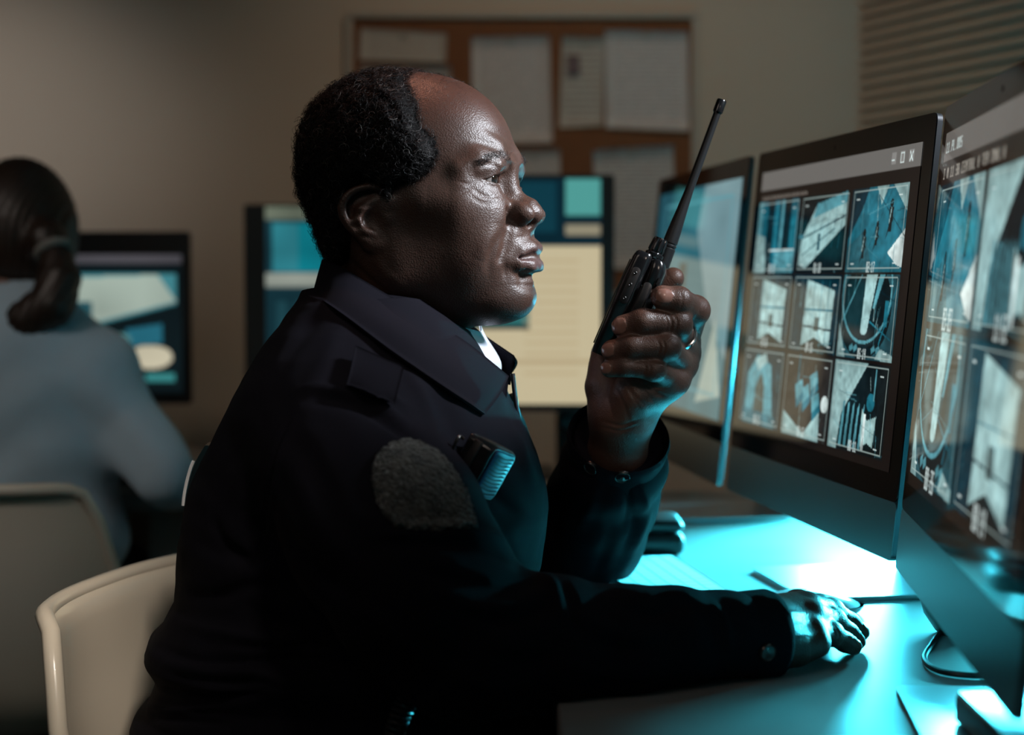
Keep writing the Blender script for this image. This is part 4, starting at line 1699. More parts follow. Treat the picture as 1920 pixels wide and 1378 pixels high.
def skin_tones():
    # head: paler lips, darker lids and scalp edge
    L = w2h(HW)
    S = np.abs(L[:, 1])
    c = np.tile(SKIN, (len(L), 1))
    lipu = polydist(np.stack([S, L[:, 2]], 1), [(0, -.034), (.010, -.034), (.024, -.0415)])[0]
    lipl = polydist(np.stack([S, L[:, 2]], 1), [(0, -.047), (.010, -.0475), (.022, -.0445)])[0]
    w = np.maximum(sstep(.0055, .0025, lipu) * .6, sstep(.0065, .0030, lipl)) * (L[:, 0] > .10)
    c = c * (1 - w[:, None]) + LIP * w[:, None]
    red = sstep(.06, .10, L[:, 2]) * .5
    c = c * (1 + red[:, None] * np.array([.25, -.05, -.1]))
    dark = np.exp(-((L[:, 0] - .098) / .012) ** 2 - ((S - .034) / .014) ** 2 - ((L[:, 2] - .030) / .007) ** 2) * .35
    beard = sstep(-.055, -.075, L[:, 2]) * sstep(.03, .08, L[:, 0]) * .2
    c = c * (1 - np.maximum(dark, beard))[:, None]
    # hands: paler palm side and finger tips
    cu = np.tile(SKIN * 1.3, (len(UV), 1))
    w = sstep(.022, .004, hand_dist(UV, UPJ)) * sstep(.15, .6, UN @ np.array([-.75, -.55, .1]))
    w = np.maximum(w, sstep(.016, .010, np.min([np.linalg.norm(UV - UPJ[k][3], axis=1) for k in ('index', 'middle', 'ring', 'little', 'thumb')], axis=0)) * .55)
    cu = cu * (1 - w[:, None]) + PALM * w[:, None]
    cd = np.tile(SKIN * 0.95, (len(DV), 1))
    cc = np.tile(SKIN, (len(CV), 1))
    return np.concatenate([c, cu, cd, cc])


def hand_dist(V, J):
    return np.minimum(chain(V, J['heel'], [.014, .014, .010]), chain(V, J['thenar'], [.014, .014, .010]))


BV = np.concatenate([HW, UV, DV, CV])
n1, n2, n3c = len(HW), len(HW) + len(UV), len(HW) + len(UV) + len(DV)
BF = np.concatenate([HF, UF + n1, DF + n2, CF + n3c])
nailv = np.concatenate([np.zeros(len(HW), bool), nu_, nd_, np.zeros(len(CV), bool)])
fm = (nailv[BF].sum(1) >= 3).astype(int)
tones = skin_tones()
body = mesh('body', BV, BF, None, officer, mats=[M['skin'], M['nail']], fmat=fm)
_ca = body.data.color_attributes.new('skin_tone', 'FLOAT_COLOR', 'POINT')
_ca.data.foreach_set('color', np.concatenate([tones, np.ones((len(tones), 1))], 1).astype(np.float32).ravel())
head_parts(officer)

# ring on the raised hand
a, b = UPJ['middle'][0], UPJ['middle'][1]
ax = (a - b) / np.linalg.norm(a - b)
rc = b + (a - b) * .36
rb = MB()
ref = np.cross(ax, [0, 0, 1.0])
ref /= np.linalg.norm(ref)
r2 = np.cross(ax, ref)
ang = np.linspace(0, 2 * np.pi, 40, endpoint=False)
prof = [(.0146, -.0030), (.0156, -.0026), (.0159, 0), (.0156, .0026), (.0146, .0030), (.0140, 0)]
rings = [np.array([rc + ax * h + r * (math.cos(t) * ref + math.sin(t) * r2) for t in ang]) for r, h in prof]
rb.loft(rings + [rings[0]], cap=False)
M['silver'] = mat('polished_silver', (0.72, 0.72, 0.74), 0.16, 1.0)
o = rb.build('ring', M['silver'], officer)
o['label'] = 'wide silver ring on the finger'
# ------------------------------------------------------------------ the officer: uniform
def cloth(name, color, rough=0.85, scale=1400, sheen=0.25):
    m = mat(name, color, rough, spec=0.10, sheen=sheen, noise=(6, tuple(c * 1.25 for c in color)))
    N, L = nodes_of(m)
    b = N['Principled BSDF']
    tc = [n for n in N if n.type == 'TEX_COORD'][0]
    w1 = N.new('ShaderNodeTexWave')
    w1.wave_type = 'BANDS'
    w1.bands_direction = 'DIAGONAL'
    w1.inputs['Scale'].default_value = scale
    w1.inputs['Distortion'].default_value = 1.0
    L.new(tc.outputs['Object'], w1.inputs['Vector'])
    n2 = N.new('ShaderNodeTexNoise')
    n2.inputs['Scale'].default_value = 45
    n2.inputs['Detail'].default_value = 4
    L.new(tc.outputs['Object'], n2.inputs['Vector'])
    ad = N.new('ShaderNodeMath')
    ad.operation = 'MULTIPLY_ADD'
    ad.inputs[1].default_value = 0.12
    L.new(w1.outputs['Fac'], ad.inputs[0])
    L.new(n2.outputs['Fac'], ad.inputs[2])
    bp = N.new('ShaderNodeBump')
    bp.inputs['Strength'].default_value = 0.35
    bp.inputs['Distance'].default_value = 0.004
    L.new(ad.outputs[0], bp.inputs['Height'])
    L.new(bp.outputs['Normal'], b.inputs['Normal'])
    return m


M['navy'] = cloth('navy_twill', (0.0046, 0.0041, 0.0072), sheen=0.0)
M['shirt'] = cloth('pale_shirt_cotton', (0.55, 0.58, 0.66), 0.8, 900)
M['blue_shirt'] = cloth('light_blue_shirt', (0.42, 0.55, 0.65), 0.85, 600)
M['trousers'] = cloth('dark_trouser_cloth', (0.010, 0.010, 0.012))
M['velcro'] = mat('fuzzy_loop_pile', (0.008, 0.0075, 0.006), 0.95, noise=(85, (0.046, 0.042, 0.034)), bump=(420, 1.0, 0.003), sheen=0.35)
M['snap'] = mat('dark_snap_metal', (0.10, 0.095, 0.09), 0.28, 0.9)
M['zip'] = mat('dark_zip_metal', (0.06, 0.06, 0.065), 0.35, 0.9)

# torso section by height: photo row, back edge, front edge, half width across
TORSO = [(560, 588, 812, .120), (590, 556, 850, .150), (620, 528, 884, .176), (660, 495, 910, .198), (700, 470, 935, .208), (760, 438, 962, .212), (800, 418, 984, .212), (850, 392, 1006, .210), (900, 371, 1024, .206), (950, 356, 1030, .202), (1000, 347, 1024, .198), (1060, 344, 1012, .194), (1110, 342, 1006, .192), (1150, 318, 1004, .196), (1180, 290, 1002, .202), (1205, 284, 1000, .203), (1230, 300, 1000, .198), (1250, 309, 1000, .195), (1275, 300, 1000, .198), (1292, 292, 1000, .2), (1306, 292, 1000, .2), (1318, 268, 1000, .205), (1336, 261, 1000, .206), (1360, 264, 1000, .205), (1400, 262, 1000, .205), (1470, 268, 1000, .205)]
_tz = np.array([at(0, r[0], 1.60)[2] for r in TORSO])
_tb = np.array([at(r[1], r[0], 1.60)[0] for r in TORSO])
_tf = np.array([at(r[2], r[0], 1.60)[0] for r in TORSO])
_tw = np.array([r[3] for r in TORSO])
_o = np.argsort(_tz)
_tz, _tb, _tf, _tw = _tz[_o], _tb[_o], _tf[_o], _tw[_o]


def torso_sdf(P):
    z = P[:, 2]
    xb = np.interp(z, _tz, _tb).astype(np.float32)
    xf = np.interp(z, _tz, _tf).astype(np.float32)
    w = np.interp(z, _tz, _tw).astype(np.float32)
    xc, a = (xb + xf) / 2, (xf - xb) / 2
    px, py = (P[:, 0] - xc) / a, (P[:, 1] - 1.60) / w
    n = 2.35
    k = (np.abs(px) ** n + np.abs(py) ** n + 1e-9) ** (1 / n)
    r = np.sqrt((P[:, 0] - xc) ** 2 + (P[:, 1] - 1.60) ** 2)
    d = r * (1 - 1 / np.maximum(k, 1e-3))
    d = np.maximum(d, -np.minimum(a, w))
    d = np.maximum(d * .82, np.maximum(_tz[0] - z, z - _tz[-1]))
    return d.astype(np.float32)


def jacket_sdf(P):
    P = P.astype(np.float32)
    d = torso_sdf(P)
    # shoulder yoke from the neck out to both arms
    yoke = chain(P, [at(690, 655, 1.60), at(655, 715, 1.515), at(628, 795, 1.462)], [.066, .062, .064])
    d = smin(d, yoke, .035)
    yoke = chain(P, [at(690, 655, 1.60), at(680, 715, 1.69), at(655, 800, 1.77)], [.066, .062, .066])
    d = smin(d, yoke, .035)
    d = smin(d, chain(P, NEAR_ARM, NEAR_R, .012), .022)
    d = smin(d, chain(P, FAR_ARM, FAR_R, .012), .022)
    # open neck
    nk = cone(P, h2w(np.array([[-.030, 0, -.05]]))[0], h2w(np.array([[-.052, 0, -.165]]))[0], .062, .058)
    d = smax(d, -nk, .012)
    # open cuffs
    for arm in (NEAR_ARM, FAR_ARM):
        e = P - v3(*arm[-1])
        d = smax(d, np.minimum(e @ unit(arm[-1] - arm[-2]) - .004, .09 - np.sqrt((e * e).sum(1))), .004)
    # the sleeve lies on the desk
    d = np.where(P[:, 0] > .03, smax(d, DESK_Z + .0015 - P[:, 2], .006), d)
    # ... and on the edge of the keyboard
    e = P - KC.astype(np.float32)
    kb = np.stack([np.abs(e @ KU.astype(np.float32)) - KL / 2, np.abs(e @ KN.astype(np.float32)) - KD / 2, np.abs(e[:, 2]) - .010], 1)
    kb = np.sqrt((np.maximum(kb, 0) ** 2).sum(1)) + np.minimum(kb.max(1), 0)
    return smax(d, .0030 - kb, .004)


def unit(v):
    return (np.asarray(v) / np.linalg.norm(v)).astype(np.float32)


JV, JF = polygonize(jacket_sdf, (-.42, 1.215, .58), (.26, 1.97, 1.10), .0034, margin=2.0)
JN = vnormals(JV, JF)
if np.mean(np.sum(JN * (JV - JV.mean(0)), 1)) < 0:
    JF = JF[:, ::-1]
    JN = -JN
folds = [
    # upper back and shoulder
    ([(600, 585), (560, 640), (520, 700)], 16, -.0025), ([(640, 620), (600, 700), (560, 770)], 22, .003),
    ([(560, 735), (610, 730), (680, 742), (760, 790)], 8, .0055), ([(575, 755), (640, 752), (720, 785), (780, 830)], 10, -.0065), ([(660, 728), (720, 742), (760, 760)], 7, .004),
    ([(545, 785), (520, 850), (500, 930), (492, 1010), (488, 1050)], 4, -.0030), ([(553, 785), (530, 850), (509, 930), (500, 1010)], 6, .0022),
    # from the armpit round the sleeve
    ([(510, 830), (560, 900), (600, 990), (690, 1080)], 24, .004), ([(500, 930), (540, 1010), (620, 1090), (700, 1150)], 18, -.0045),
    ([(560, 820), (600, 900), (640, 960)], 20, -.003), ([(700, 1005), (800, 1000), (880, 1003), (960, 1010)], 10, .006), ([(720, 1026), (820, 1022), (900, 1030), (980, 1060)], 12, -.0045),
    ([(640, 950), (720, 985), (800, 1035), (880, 1080)], 20, .0035), ([(760, 1060), (860, 1090), (950, 1100), (1020, 1080)], 14, -.0045), ([(800, 1105), (900, 1135), (980, 1130), (1040, 1100)], 14, .0045),
    ([(880, 1160), (960, 1170), (1040, 1130)], 12, -.004), ([(1010, 1060), (1040, 1100), (1050, 1150)], 9, .0045), ([(1050, 1085), (1070, 1120), (1075, 1170)], 9, -.004),
    # forearm
    ([(1070, 1150), (1150, 1180), (1230, 1190)], 14, .003), ([(1080, 1190), (1170, 1220), (1280, 1215)], 14, -.003), ([(1150, 1130), (1230, 1150), (1300, 1130)], 12, -.003), ([(1200, 1112), (1270, 1118), (1330, 1110)], 10, .003),
    ([(1290, 1130), (1330, 1170), (1345, 1230)], 10, -.003), ([(1330, 1125), (1360, 1170), (1372, 1230)], 8, .003), ([(1040, 1240), (1150, 1265), (1260, 1260)], 14, .0025),
    ([(660, 1110), (740, 1190), (830, 1270)], 18, .004), ([(640, 1150), (720, 1240), (790, 1310)], 16, -.004), ([(900, 1225), (990, 1240), (1060, 1225)], 16, -.003), ([(840, 1260), (930, 1290), (1020, 1290)], 14, .003),
    # side and waist of the jacket
    ([(345, 1110), (400, 1120), (470, 1100), (540, 1110)], 14, -.004), ([(360, 1010), (420, 1040), (480, 1050)], 16, -.0035), ([(395, 960), (410, 1010), (470, 1060)], 12, -.004),
    ([(330, 1165), (420, 1185), (520, 1200), (600, 1180)], 16, .006), ([(300, 1215), (360, 1235), (450, 1240), (560, 1235), (650, 1250)], 10, -.008), ([(310, 1248), (400, 1258), (480, 1262), (560, 1290)], 10, .005),
    ([(300, 1285), (330, 1300), (400, 1310), (500, 1300)], 9, -.006), ([(330, 1270), (420, 1282), (520, 1275)], 9, -.004), ([(262, 1322), (320, 1330), (400, 1325)], 7, .004), ([(268, 1345), (340, 1350), (430, 1360)], 6, -.004),
    ([(430, 1210), (520, 1215), (600, 1210)], 9, -.004), ([(470, 1140), (560, 1190), (640, 1260)], 22, -.005), ([(570, 1150), (575, 1200), (560, 1260)], 5, -.003),
    # chest
    ([(760, 690), (800, 760), (830, 830)], 12, .003), ([(830, 760), (860, 830), (900, 880)], 14, -.003), ([(960, 800), (985, 870), (1000, 920)], 10, .004), ([(900, 900), (950, 950), (990, 970)], 12, -.003),
    # raised sleeve
    ([(1165, 900), (1180, 940), (1172, 990)], 7, -.005), ([(1195, 900), (1212, 950), (1195, 1010), (1165, 1070)], 9, .005), ([(1175, 930), (1190, 980), (1170, 1040)], 8, -.004), ([(1120, 880), (1110, 940), (1080, 1000)], 12, .003), ([(1150, 990), (1130, 1050), (1110, 1100)], 12, -.003), ([(1060, 900), (1050, 960), (1030, 1020)], 12, -.003),
]
JV = carve(JV, JN, folds)
# slack of the cloth
nz = np.zeros(len(JV))
for f, a, ph in ((38, .0016, .2), (71, .0009, 1.1), (130, .0004, 2.0)):
    nz += a * np.sin(JV[:, 0] * f + 1.9 * np.sin(JV[:, 2] * f * .6 + ph)) * np.sin(JV[:, 2] * f * .8 + 1.3 * np.sin(JV[:, 1] * f * .7 + ph))
JV = JV + JN * nz[:, None]
low = (JV[:, 0] > .03) & (JV[:, 2] < DESK_Z + .001)
JV[low, 2] = DESK_Z + .001
mesh('jacket', JV, JF, M['navy'], officer)['label'] = 'dark navy uniform jacket'


def patch(name, rows, nu, nv, thick, m, parent, edge=None):
    """Cloth piece through rows of 3-D points (each row a list of equal length)."""
    A = np.array([spline(np.array(r), nv) for r in rows])
    B = np.stack([spline(A[:, j], nu) for j in range(nv)], 1)
    V, F = sheet(B, nu, nv, thick)
    return mesh(name, V, F, m, parent, auto=None)


def on_jacket(px, py, push=.0):
    """First jacket point met along the sight line of a photo pixel."""
    k = np.linalg.norm(JQ - np.array([px, py]), axis=1)
    c = np.argsort(k)[:24]
    c = c[JV[c, 1] < JV[c, 1].min() + .02]
    p = JV[c].mean(0)
    n = JN[c].mean(0)
    return p + n / np.linalg.norm(n) * push, n / np.linalg.norm(n)


JQ = pix(JV)



def lay(row, push):
    """Rest photo-traced points on the jacket, pushed outward, where the jacket lies in front of them."""
    out = []
    for px, py, Y in row:
        p, n = on_jacket(px, py)
        Yj = p[1] - push
        out.append(at(px, py, min(Y, Yj) if (Y < 1.56 and px > 660) else Y))
    return np.array(out)


# fold-down collar, near and far leaf in one piece round the neck
fold_ = ats([(952, 706, 1.545), (925, 684, 1.520), (870, 641, 1.500), (790, 593, 1.495), (705, 542, 1.507), (645, 505, 1.540), (606, 487, 1.60), (640, 500, 1.655), (720, 530, 1.690), (800, 565, 1.690), (868, 602, 1.668), (915, 636, 1.640), (962, 668, 1.612)])
mid_ = ats([(934, 742, 1.495), (905, 722, 1.468), (850, 690, 1.438), (762, 632, 1.428), (678, 576, 1.460), (622, 535, 1.520), (597, 520, 1.60), (630, 530, 1.668), (710, 566, 1.716), (800, 600, 1.722), (880, 630, 1.700), (930, 655, 1.665), (968, 682, 1.625)])
free_ = ats([(907, 777, 1.455), (880, 758, 1.434), (825, 722, 1.412), (738, 662, 1.409), (658, 602, 1.437), (608, 566, 1.492), (588, 553, 1.60), (615, 565, 1.675), (700, 610, 1.730), (800, 650, 1.745), (880, 670, 1.722), (925, 690, 1.690), (955, 704, 1.648)])
patch('collar', [fold_, mid_, free_], 14, 70, .0028, M['navy'], officer)
inner_ = [f + np.array([.010, 0, -.030]) + .12 * (at(740, 620, 1.60) - f) for f in fold_]
patch('collar_stand', [fold_, inner_], 6, 60, .0026, M['navy'], officer)
# white shirt collar in the opening
patch('shirt_collar', [ats([(790, 604, 1.530), (850, 612, 1.548), (884, 619, 1.585), (900, 622, 1.615), (900, 610, 1.645)]), ats([(800, 640, 1.520), (868, 650, 1.538), (926, 672, 1.577), (935, 672, 1.612), (915, 650, 1.650)]), ats([(810, 680, 1.520), (875, 690, 1.545), (928, 700, 1.580), (938, 702, 1.610), (925, 690, 1.650)])], 10, 30, .002, M['shirt'], officer)
patch('shirt_front', [ats([(880, 650, 1.56), (915, 650, 1.60), (920, 660, 1.64)]), ats([(900, 760, 1.56), (940, 760, 1.60), (935, 760, 1.64)])], 6, 8, .002, M['shirt'], officer)

# epaulette on the near shoulder
EC = [(666, 650), (757, 690), (739, 757), (651, 722)]
EG = np.zeros((14, 16, 3))
for i in range(14):
    for j in range(16):
        r, q = i / 13, j / 15
        e = [(EC[0][k] * (1 - q) + EC[1][k] * q) * (1 - r) + (EC[3][k] * (1 - q) + EC[2][k] * q) * r for k in (0, 1)]
        EG[i, j] = (e[0], e[1], on_jacket(*e)[0][1])
EYs = EG[..., 2].copy()
for _ in range(30):
    p_ = np.pad(EYs, 1, mode='edge')
    EYs = np.minimum(EG[..., 2], (p_[:-2, 1:-1] + p_[2:, 1:-1] + p_[1:-1, :-2] + p_[1:-1, 2:]) / 4)
EP = np.array([[at(EG[i, j, 0], EG[i, j, 1], EYs[i, j] - .005 - .007 * math.sin(math.pi * min(1, i / 13 * .8 + .1))) for j in range(16)] for i in range(14)])
Ve, Fe = sheet(EP, 14, 16, .0045)
mesh('epaulette', Ve, Fe, M['navy'], officer)


def surface_piece(name, outline, m, parent, thick=.003, nu=40, nv=24, bulge=None):
    """Applied piece: (top edge, bottom edge) of photo points laid over the jacket."""
    T, B = spline(outline[0], nv), spline(outline[1], nv)
    G = np.array([[on_jacket(*(T[j] * (1 - i / (nu - 1)) + B[j] * i / (nu - 1)))[0] for j in range(nv)] for i in range(nu)])
    for _ in range(3):
        G[1:-1, 1:-1] = (G[1:-1, 1:-1] * 2 + G[:-2, 1:-1] + G[2:, 1:-1] + G[1:-1, :-2] + G[1:-1, 2:]) / 6
    du, dv = np.gradient(G, axis=0), np.gradient(G, axis=1)
    n = np.cross(du, dv)
    n /= np.maximum(np.linalg.norm(n, axis=2), 1e-12)[..., None]
    if n[nu // 2, nv // 2, 1] > 0:
        n = -n
    G = G + n * thick
    if bulge is not None:
        G = G + n * bulge(nu, nv)[..., None]
    V, F = sheet(G, nu, nv, thick * 1.4)
    return mesh(name, V, F, m, parent)


vp = surface_piece('sleeve_patch', ([(702, 880), (715, 850), (752, 832), (790, 838), (830, 865), (868, 925)], [(702, 905), (718, 960), (752, 992), (800, 998), (855, 996), (892, 996)]), M['velcro'], officer, .0030, 60, 60, lambda a, b: rng.normal(0, .0006, (a, b)))
vp['label'] = 'fuzzy dark grey patch on the sleeve'
# chest pocket flap edge and front zip
zl = spline(ats([(953, 700, 1.585), (957, 735, 1.583), (962, 770, 1.58), (972, 810, 1.578), (985, 860, 1.58), (998, 910, 1.585), (1004, 960, 1.59)]), 60)
b = MB()
b.tube(zl + np.array([.004, -.004, 0]), .0022, 8)
b.build('zip', M['zip'], officer)


def button(px, py, r, name, m, parent):
    p, n = on_jacket(px, py)
    b = MB()
    b.lathe(p - n * .001, n, [(r * .9, 0), (r, .0012), (r, .0026), (r * .86, .0034), (r * .80, .0026), (r * .35, .0028), (r * .15, .0032)], 28)
    return b.build(name, m, parent)


# cuffs: turned bands at both sleeve ends
def cuff(path, radii, width, open_):
    A, Bv = path[-2], path[-1]
    ax = unit(Bv - A).astype(float)
    ref = np.cross(ax, [0, 0, 1.0])
    ref /= np.linalg.norm(ref)
    r2 = np.cross(ref, ax)
    ang = np.linspace(0, 2 * np.pi, 56, endpoint=False)
    rings = []
    for h, dr in ((-width, .0005), (-width, .0035), (-width * .5, .0042), (-.002, .0048), (.003, .0030), (.0, .0008), (-width * .5, -.002)):
        rr = radii + dr + open_ * max(0, (h + width) / width)
        q = np.array([Bv + ax * (h + .008) + rr * (math.cos(t) * ref + math.sin(t) * r2) for t in ang])
        q[:, 2] = np.where(q[:, 0] > .03, np.maximum(q[:, 2], DESK_Z + .001), q[:, 2])
        rings.append(q)
    b = MB()
    b.loft(rings, cap=False)
    return b.build('cuff', M['navy'], officer, auto=50)


cuff(NEAR_ARM, NEAR_R[-1], .030, .0)
cuff(FAR_ARM, FAR_R[-1], .042, .004)


def snap(p, n, r):
    n = np.asarray(n, float) / np.linalg.norm(n)
    b = MB()
    b.lathe(np.asarray(p) - n * .001, n, [(r, 0), (r, .0016), (r * .88, .0028), (r * .80, .0022), (r * .3, .0026), (r * .12, .0034)], 28)
    return b.build('snap_button', M['snap'], officer)


def cuff_point(path, rad, h, px, py):
    """Point of a cuff seen at about this photo pixel, with its outward direction."""
    ax = unit(path[-1] - path[-2]).astype(float)
    best = None
    for t in np.linspace(0, 2 * np.pi, 240):
        ref = np.cross(ax, [0, 0, 1.0])
        ref /= np.linalg.norm(ref)
        r2 = np.cross(ref, ax)
        o = math.cos(t) * ref + math.sin(t) * r2
        if o[1] > 0:
            continue
        for hh in np.linspace(-h, 0.004, 12):
            p = path[-1] + ax * hh + rad * o
            e = np.linalg.norm(pix(p[None])[0] - (px, py))
            if best is None or e < best[0]:
                best = (e, p, o)
    return best[1], best[2]


for path, rad, px, py, r in ((NEAR_ARM, NEAR_R[-1] + .0045, 1437, 1222, .0075), (FAR_ARM, FAR_R[-1] + .0065, 1122, 851, .0075), (FAR_ARM, FAR_R[-1] + .0065, 1168, 876, .0078)):
    p, n = cuff_point(path, rad, .04, px, py)
    snap(p, n, r)

# strap with a pale edge on the back of the jacket
sb = [at(x, y, 1.585) for x, y in ((394, 832), (380, 866), (369, 912), (362, 950), (358, 984))]
b = MB()
L = spline(sb, 24)
off = np.sin(np.linspace(0, np.pi, 24)) * .004
rings = []
for i, p in enumerate(L):
    o = np.array([-off[i] * .9, 0, off[i] * .1])
    rings.append([p + o + np.array([-.002, -.016, 0]), p + o + np.array([-.004, .016, 0]), p + o + np.array([.003, .016, 0]), p + o + np.array([.003, -.016, 0])])
b.loft(rings)
st = b.build('back_strap', M['gloss'], officer)
b = MB()
b.tube([p + np.array([-off[i + 5] * .9 - .005, -.010, off[i + 5] * .1]) for i, p in enumerate(L[5:18])], .0016, 6)
o = b.build('reflective_edge', M['white'], st)
o['label'] = 'pale edge of the strap'

# trousers and shoes, mostly under the desk
def legs_sdf(P):
    P = P.astype(np.float32)
    d = ell(P, (-.16, 1.60, .56), (.15, .185, .10))
    for s in (-1, 1):
        y = 1.60 + s * .10
        d = smin(d, chain(P, [(-.13, y, .545), (.29, y + s * .05, .555), (.30, y + s * .05, .30), (.27, y + s * .05, .07)], [.090, .066, .055, .050], .02), .03)
    return d


LV, LF = polygonize(legs_sdf, (-.38, 1.33, .03), (.42, 1.87, .70), .009)
LN = vnormals(LV, LF)
if np.mean(np.sum(LN * (LV - LV.mean(0)), 1)) < 0:
    LF = LF[:, ::-1]
mesh('trousers', LV, LF, M['trousers'], officer)
for s in (-1, 1):
    y = 1.60 + s * .15
    f = lambda P: smin(np.maximum(ell(P, (.33, y, .035), (.14, .046, .050)), .004 - P[:, 2]), cone(P, (.27, y, .05), (.27, y, .09), .045, .042), .03)
    SV, SF = polygonize(f, (.15, y - .07, -.01), (.52, y + .07, .16), .006)
    SN = vnormals(SV, SF)
    if np.mean(np.sum(SN * (SV - SV.mean(0)), 1)) < 0:
        SF = SF[:, ::-1]
    mesh('shoe', SV, SF, M['gloss'], officer)
# ------------------------------------------------------------------ two-way radio in the raised hand
RB = at(1150, 662, 1.597)
RT = at(1227, 484, 1.597)
rd = (RT - RB) / np.linalg.norm(RT - RB)           # along the radio
yaw = math.radians(-9)
rq = np.array([-math.sin(yaw), math.cos(yaw), 0.0])
rq = rq - rd * np.dot(rq, rd)
rq /= np.linalg.norm(rq)                            # into the picture
rt = np.cross(rq, rd)                               # to the right, away from the mouth
RL = np.linalg.norm(RT - RB)
radio = thing('walkie_talkie', tuple(RB), 'black two-way radio held upright in the raised fist, antenna pointing up', 'radio')


def rpt(t, q, d):
    return RB + rt * t + rq * q + rd * d


def rsec(w, q, r, d, ct=0.0, seg=5):
    o = rrect(w, q, r, seg)
    return np.array([rpt(ct + a, b, d) for a, b in o])


b = MB()
# speaker half, nearest the mouth
b.loft([rsec(.0175, .048, .005, -.006, -.0090), rsec(.0190, .050, .006, 0, -.0090), rsec(.0195, .050, .006, RL * .6, -.0090), rsec(.0180, .050, .006, RL - .006, -.0088), rsec(.0165, .0485, .006, RL - .001, -.0084), rsec(.0135, .045, .005, RL + .001, -.008)])
b.build('front_case', M['gloss'], radio)
b = MB()
b.loft([rsec(.0165, .046, .004, -.004, .0082), rsec(.0180, .048, .005, 0, .0082), rsec(.0190, .048, .005, RL * .66, .0086), rsec(.0150, .047, .005, RL * .70, .0072)])
b.build('battery', M['black'], radio)
b = MB()
b.loft([rsec(.0150, .047, .005, RL * .715, .0076), rsec(.0160, .048, .006, RL * .76, .0080), rsec(.0165, .048, .007, RL - .010, .0076), rsec(.0140, .046, .006, RL - .003, .0062), rsec(.0100, .042, .004, RL - .0005, .005)])
b.build('shoulder_case', M['gloss'], radio)
# seams and slots on the back of the shoulder
b = MB()
for k in range(3):
    c = rpt(.0135 + .0012 * k, -.0243, RL * .80 - .004 * k)
    b.frame_box(c, rt * .0008, rq * .0012, rd * .0032)
b.build('grille_slot', M['black'], radio)
# side key plate with two screws
b = MB()
o = rrect(.0085, .036, .004, 6)
b.loft([np.array([rpt(-.0088 + a * s, -.0248 - e, RL * .66 + c * s) for a, c in o]) for s, e in ((1, 0), (1, .0010), (.88, .0016))])
kp = b.build('side_plate', M['black'], radio)
for dd in (.0125, -.0125, .001):
    b = MB()
    b.lathe(rpt(-.0088, -.0262, RL * .66 + dd), -rq, [(.0016, 0), (.0016, .0006), (.0012, .0009), (.0007, .0004)], 14)
    b.build('screw', M['snap'], kp)
b = MB()
o = rrect(.0085, .030, .004, 6)
b.loft([np.array([rpt(.0062 + a * s, -.0242 - e, RL * .60 + c * s) for a, c in o]) for s, e in ((1, 0), (1, .0016), (.8, .0026))])
b.build('talk_key', M['black'], radio)
# silver seam along the front edge
b = MB()
b.tube(spline([rpt(-.0187, -.0195, RL - .01), rpt(-.0192, -.0205, RL * .6), rpt(-.0190, -.021, 0.002)], 16), .0007, 6)
b.build('trim_seam', M['snap'], radio)
# speaker grille on the face
b = MB()
for k in range(7):
    b.frame_box(rpt(-.0188, 0, RL * .45 + .005 * k), rt * .0006, rq * .014, rd * .0009)
b.build('speaker_grille', M['black'], radio)
# belt clip
b = MB()
b.loft([np.array([rpt(.0165 + x, y, z) for x, y in ((0, -.008), (.003, -.008), (.003, .008), (0, .008))]) for z in (RL * .15, RL * .55)])
b.frame_box(rpt(.0215, -.010, RL * .655), rt * .006, rq * .004, rd * .004, .0012)
b.build('belt_clip', M['gloss'], radio)
# volume knob and antenna
kb = rpt(-.0005, -.012, RL + .0005)
b = MB()
b.lathe(kb, rd, [(.0088, 0), (.0088, .003), (.0070, .0042), (.0070, .006)], 28)
b.build('knob_collar', M['gloss'], radio)
b = MB()
ang = np.linspace(0, 2 * np.pi, 72, endpoint=False)
fl = 1 + .06 * np.sign(np.sin(ang * 9))
rings = []
for h, r in ((.005, .0070), (.006, .0074), (.016, .0066), (.0182, .0058), (.0185, .0030)):
    f = fl if r > .006 else 1 + 0 * fl
    rings.append(kb + rd * h + (r * f)[:, None] * (np.cos(ang)[:, None] * rt + np.sin(ang)[:, None] * rq))
b.loft(rings)
b.build('volume_knob', M['gloss'], radio, auto=25)
A0 = rpt(.0085, .010, RL - .004)
tip = at(1354, 187, 1.607)
ad = (tip - A0)
al = np.linalg.norm(ad)
ad /= al
b = MB()
b.lathe(A0, ad, [(.0072, 0), (.0072, .018), (.0066, .0185), (.0066, .0195), (.0071, .020), (.0071, .0215), (.0065, .022), (.0065, .023), (.0070, .0235), (.0066, .035), (.0052, .055), (.0041, .075), (.0035, al - .013)], 24)
an = b.build('antenna', M['black'], radio)
b = MB()
b.lathe(A0, ad, [(.0036, al - .0135), (.0047, al - .012), (.0047, al - .001), (.0040, al)], 20)
b.build('antenna_tip', M['gloss'], an)

# ------------------------------------------------------------------ body camera on the chest
bc, bn = on_jacket(885, 872)
bc = bc + np.array([.010, -.018, .000])
ba = unit(at(901, 926, 1.47) - at(947, 844, 1.47)).astype(float)
bfx = np.array([.86, -.48, -.10])
bfx = bfx - ba * np.dot(bfx, ba)
bfx /= np.linalg.norm(bfx)
bw = np.cross(bfx, ba)
bcam = thing('body_camera', tuple(bc), 'small black body camera with a blue ribbed face clipped to the chest', 'camera')
b = MB()


def bsec(d, s, w=.042, h=.046):
    o = rrect(w * s, h * s, .006)
    return np.array([bc + bfx * d + bw * x + ba * y for x, y in o])


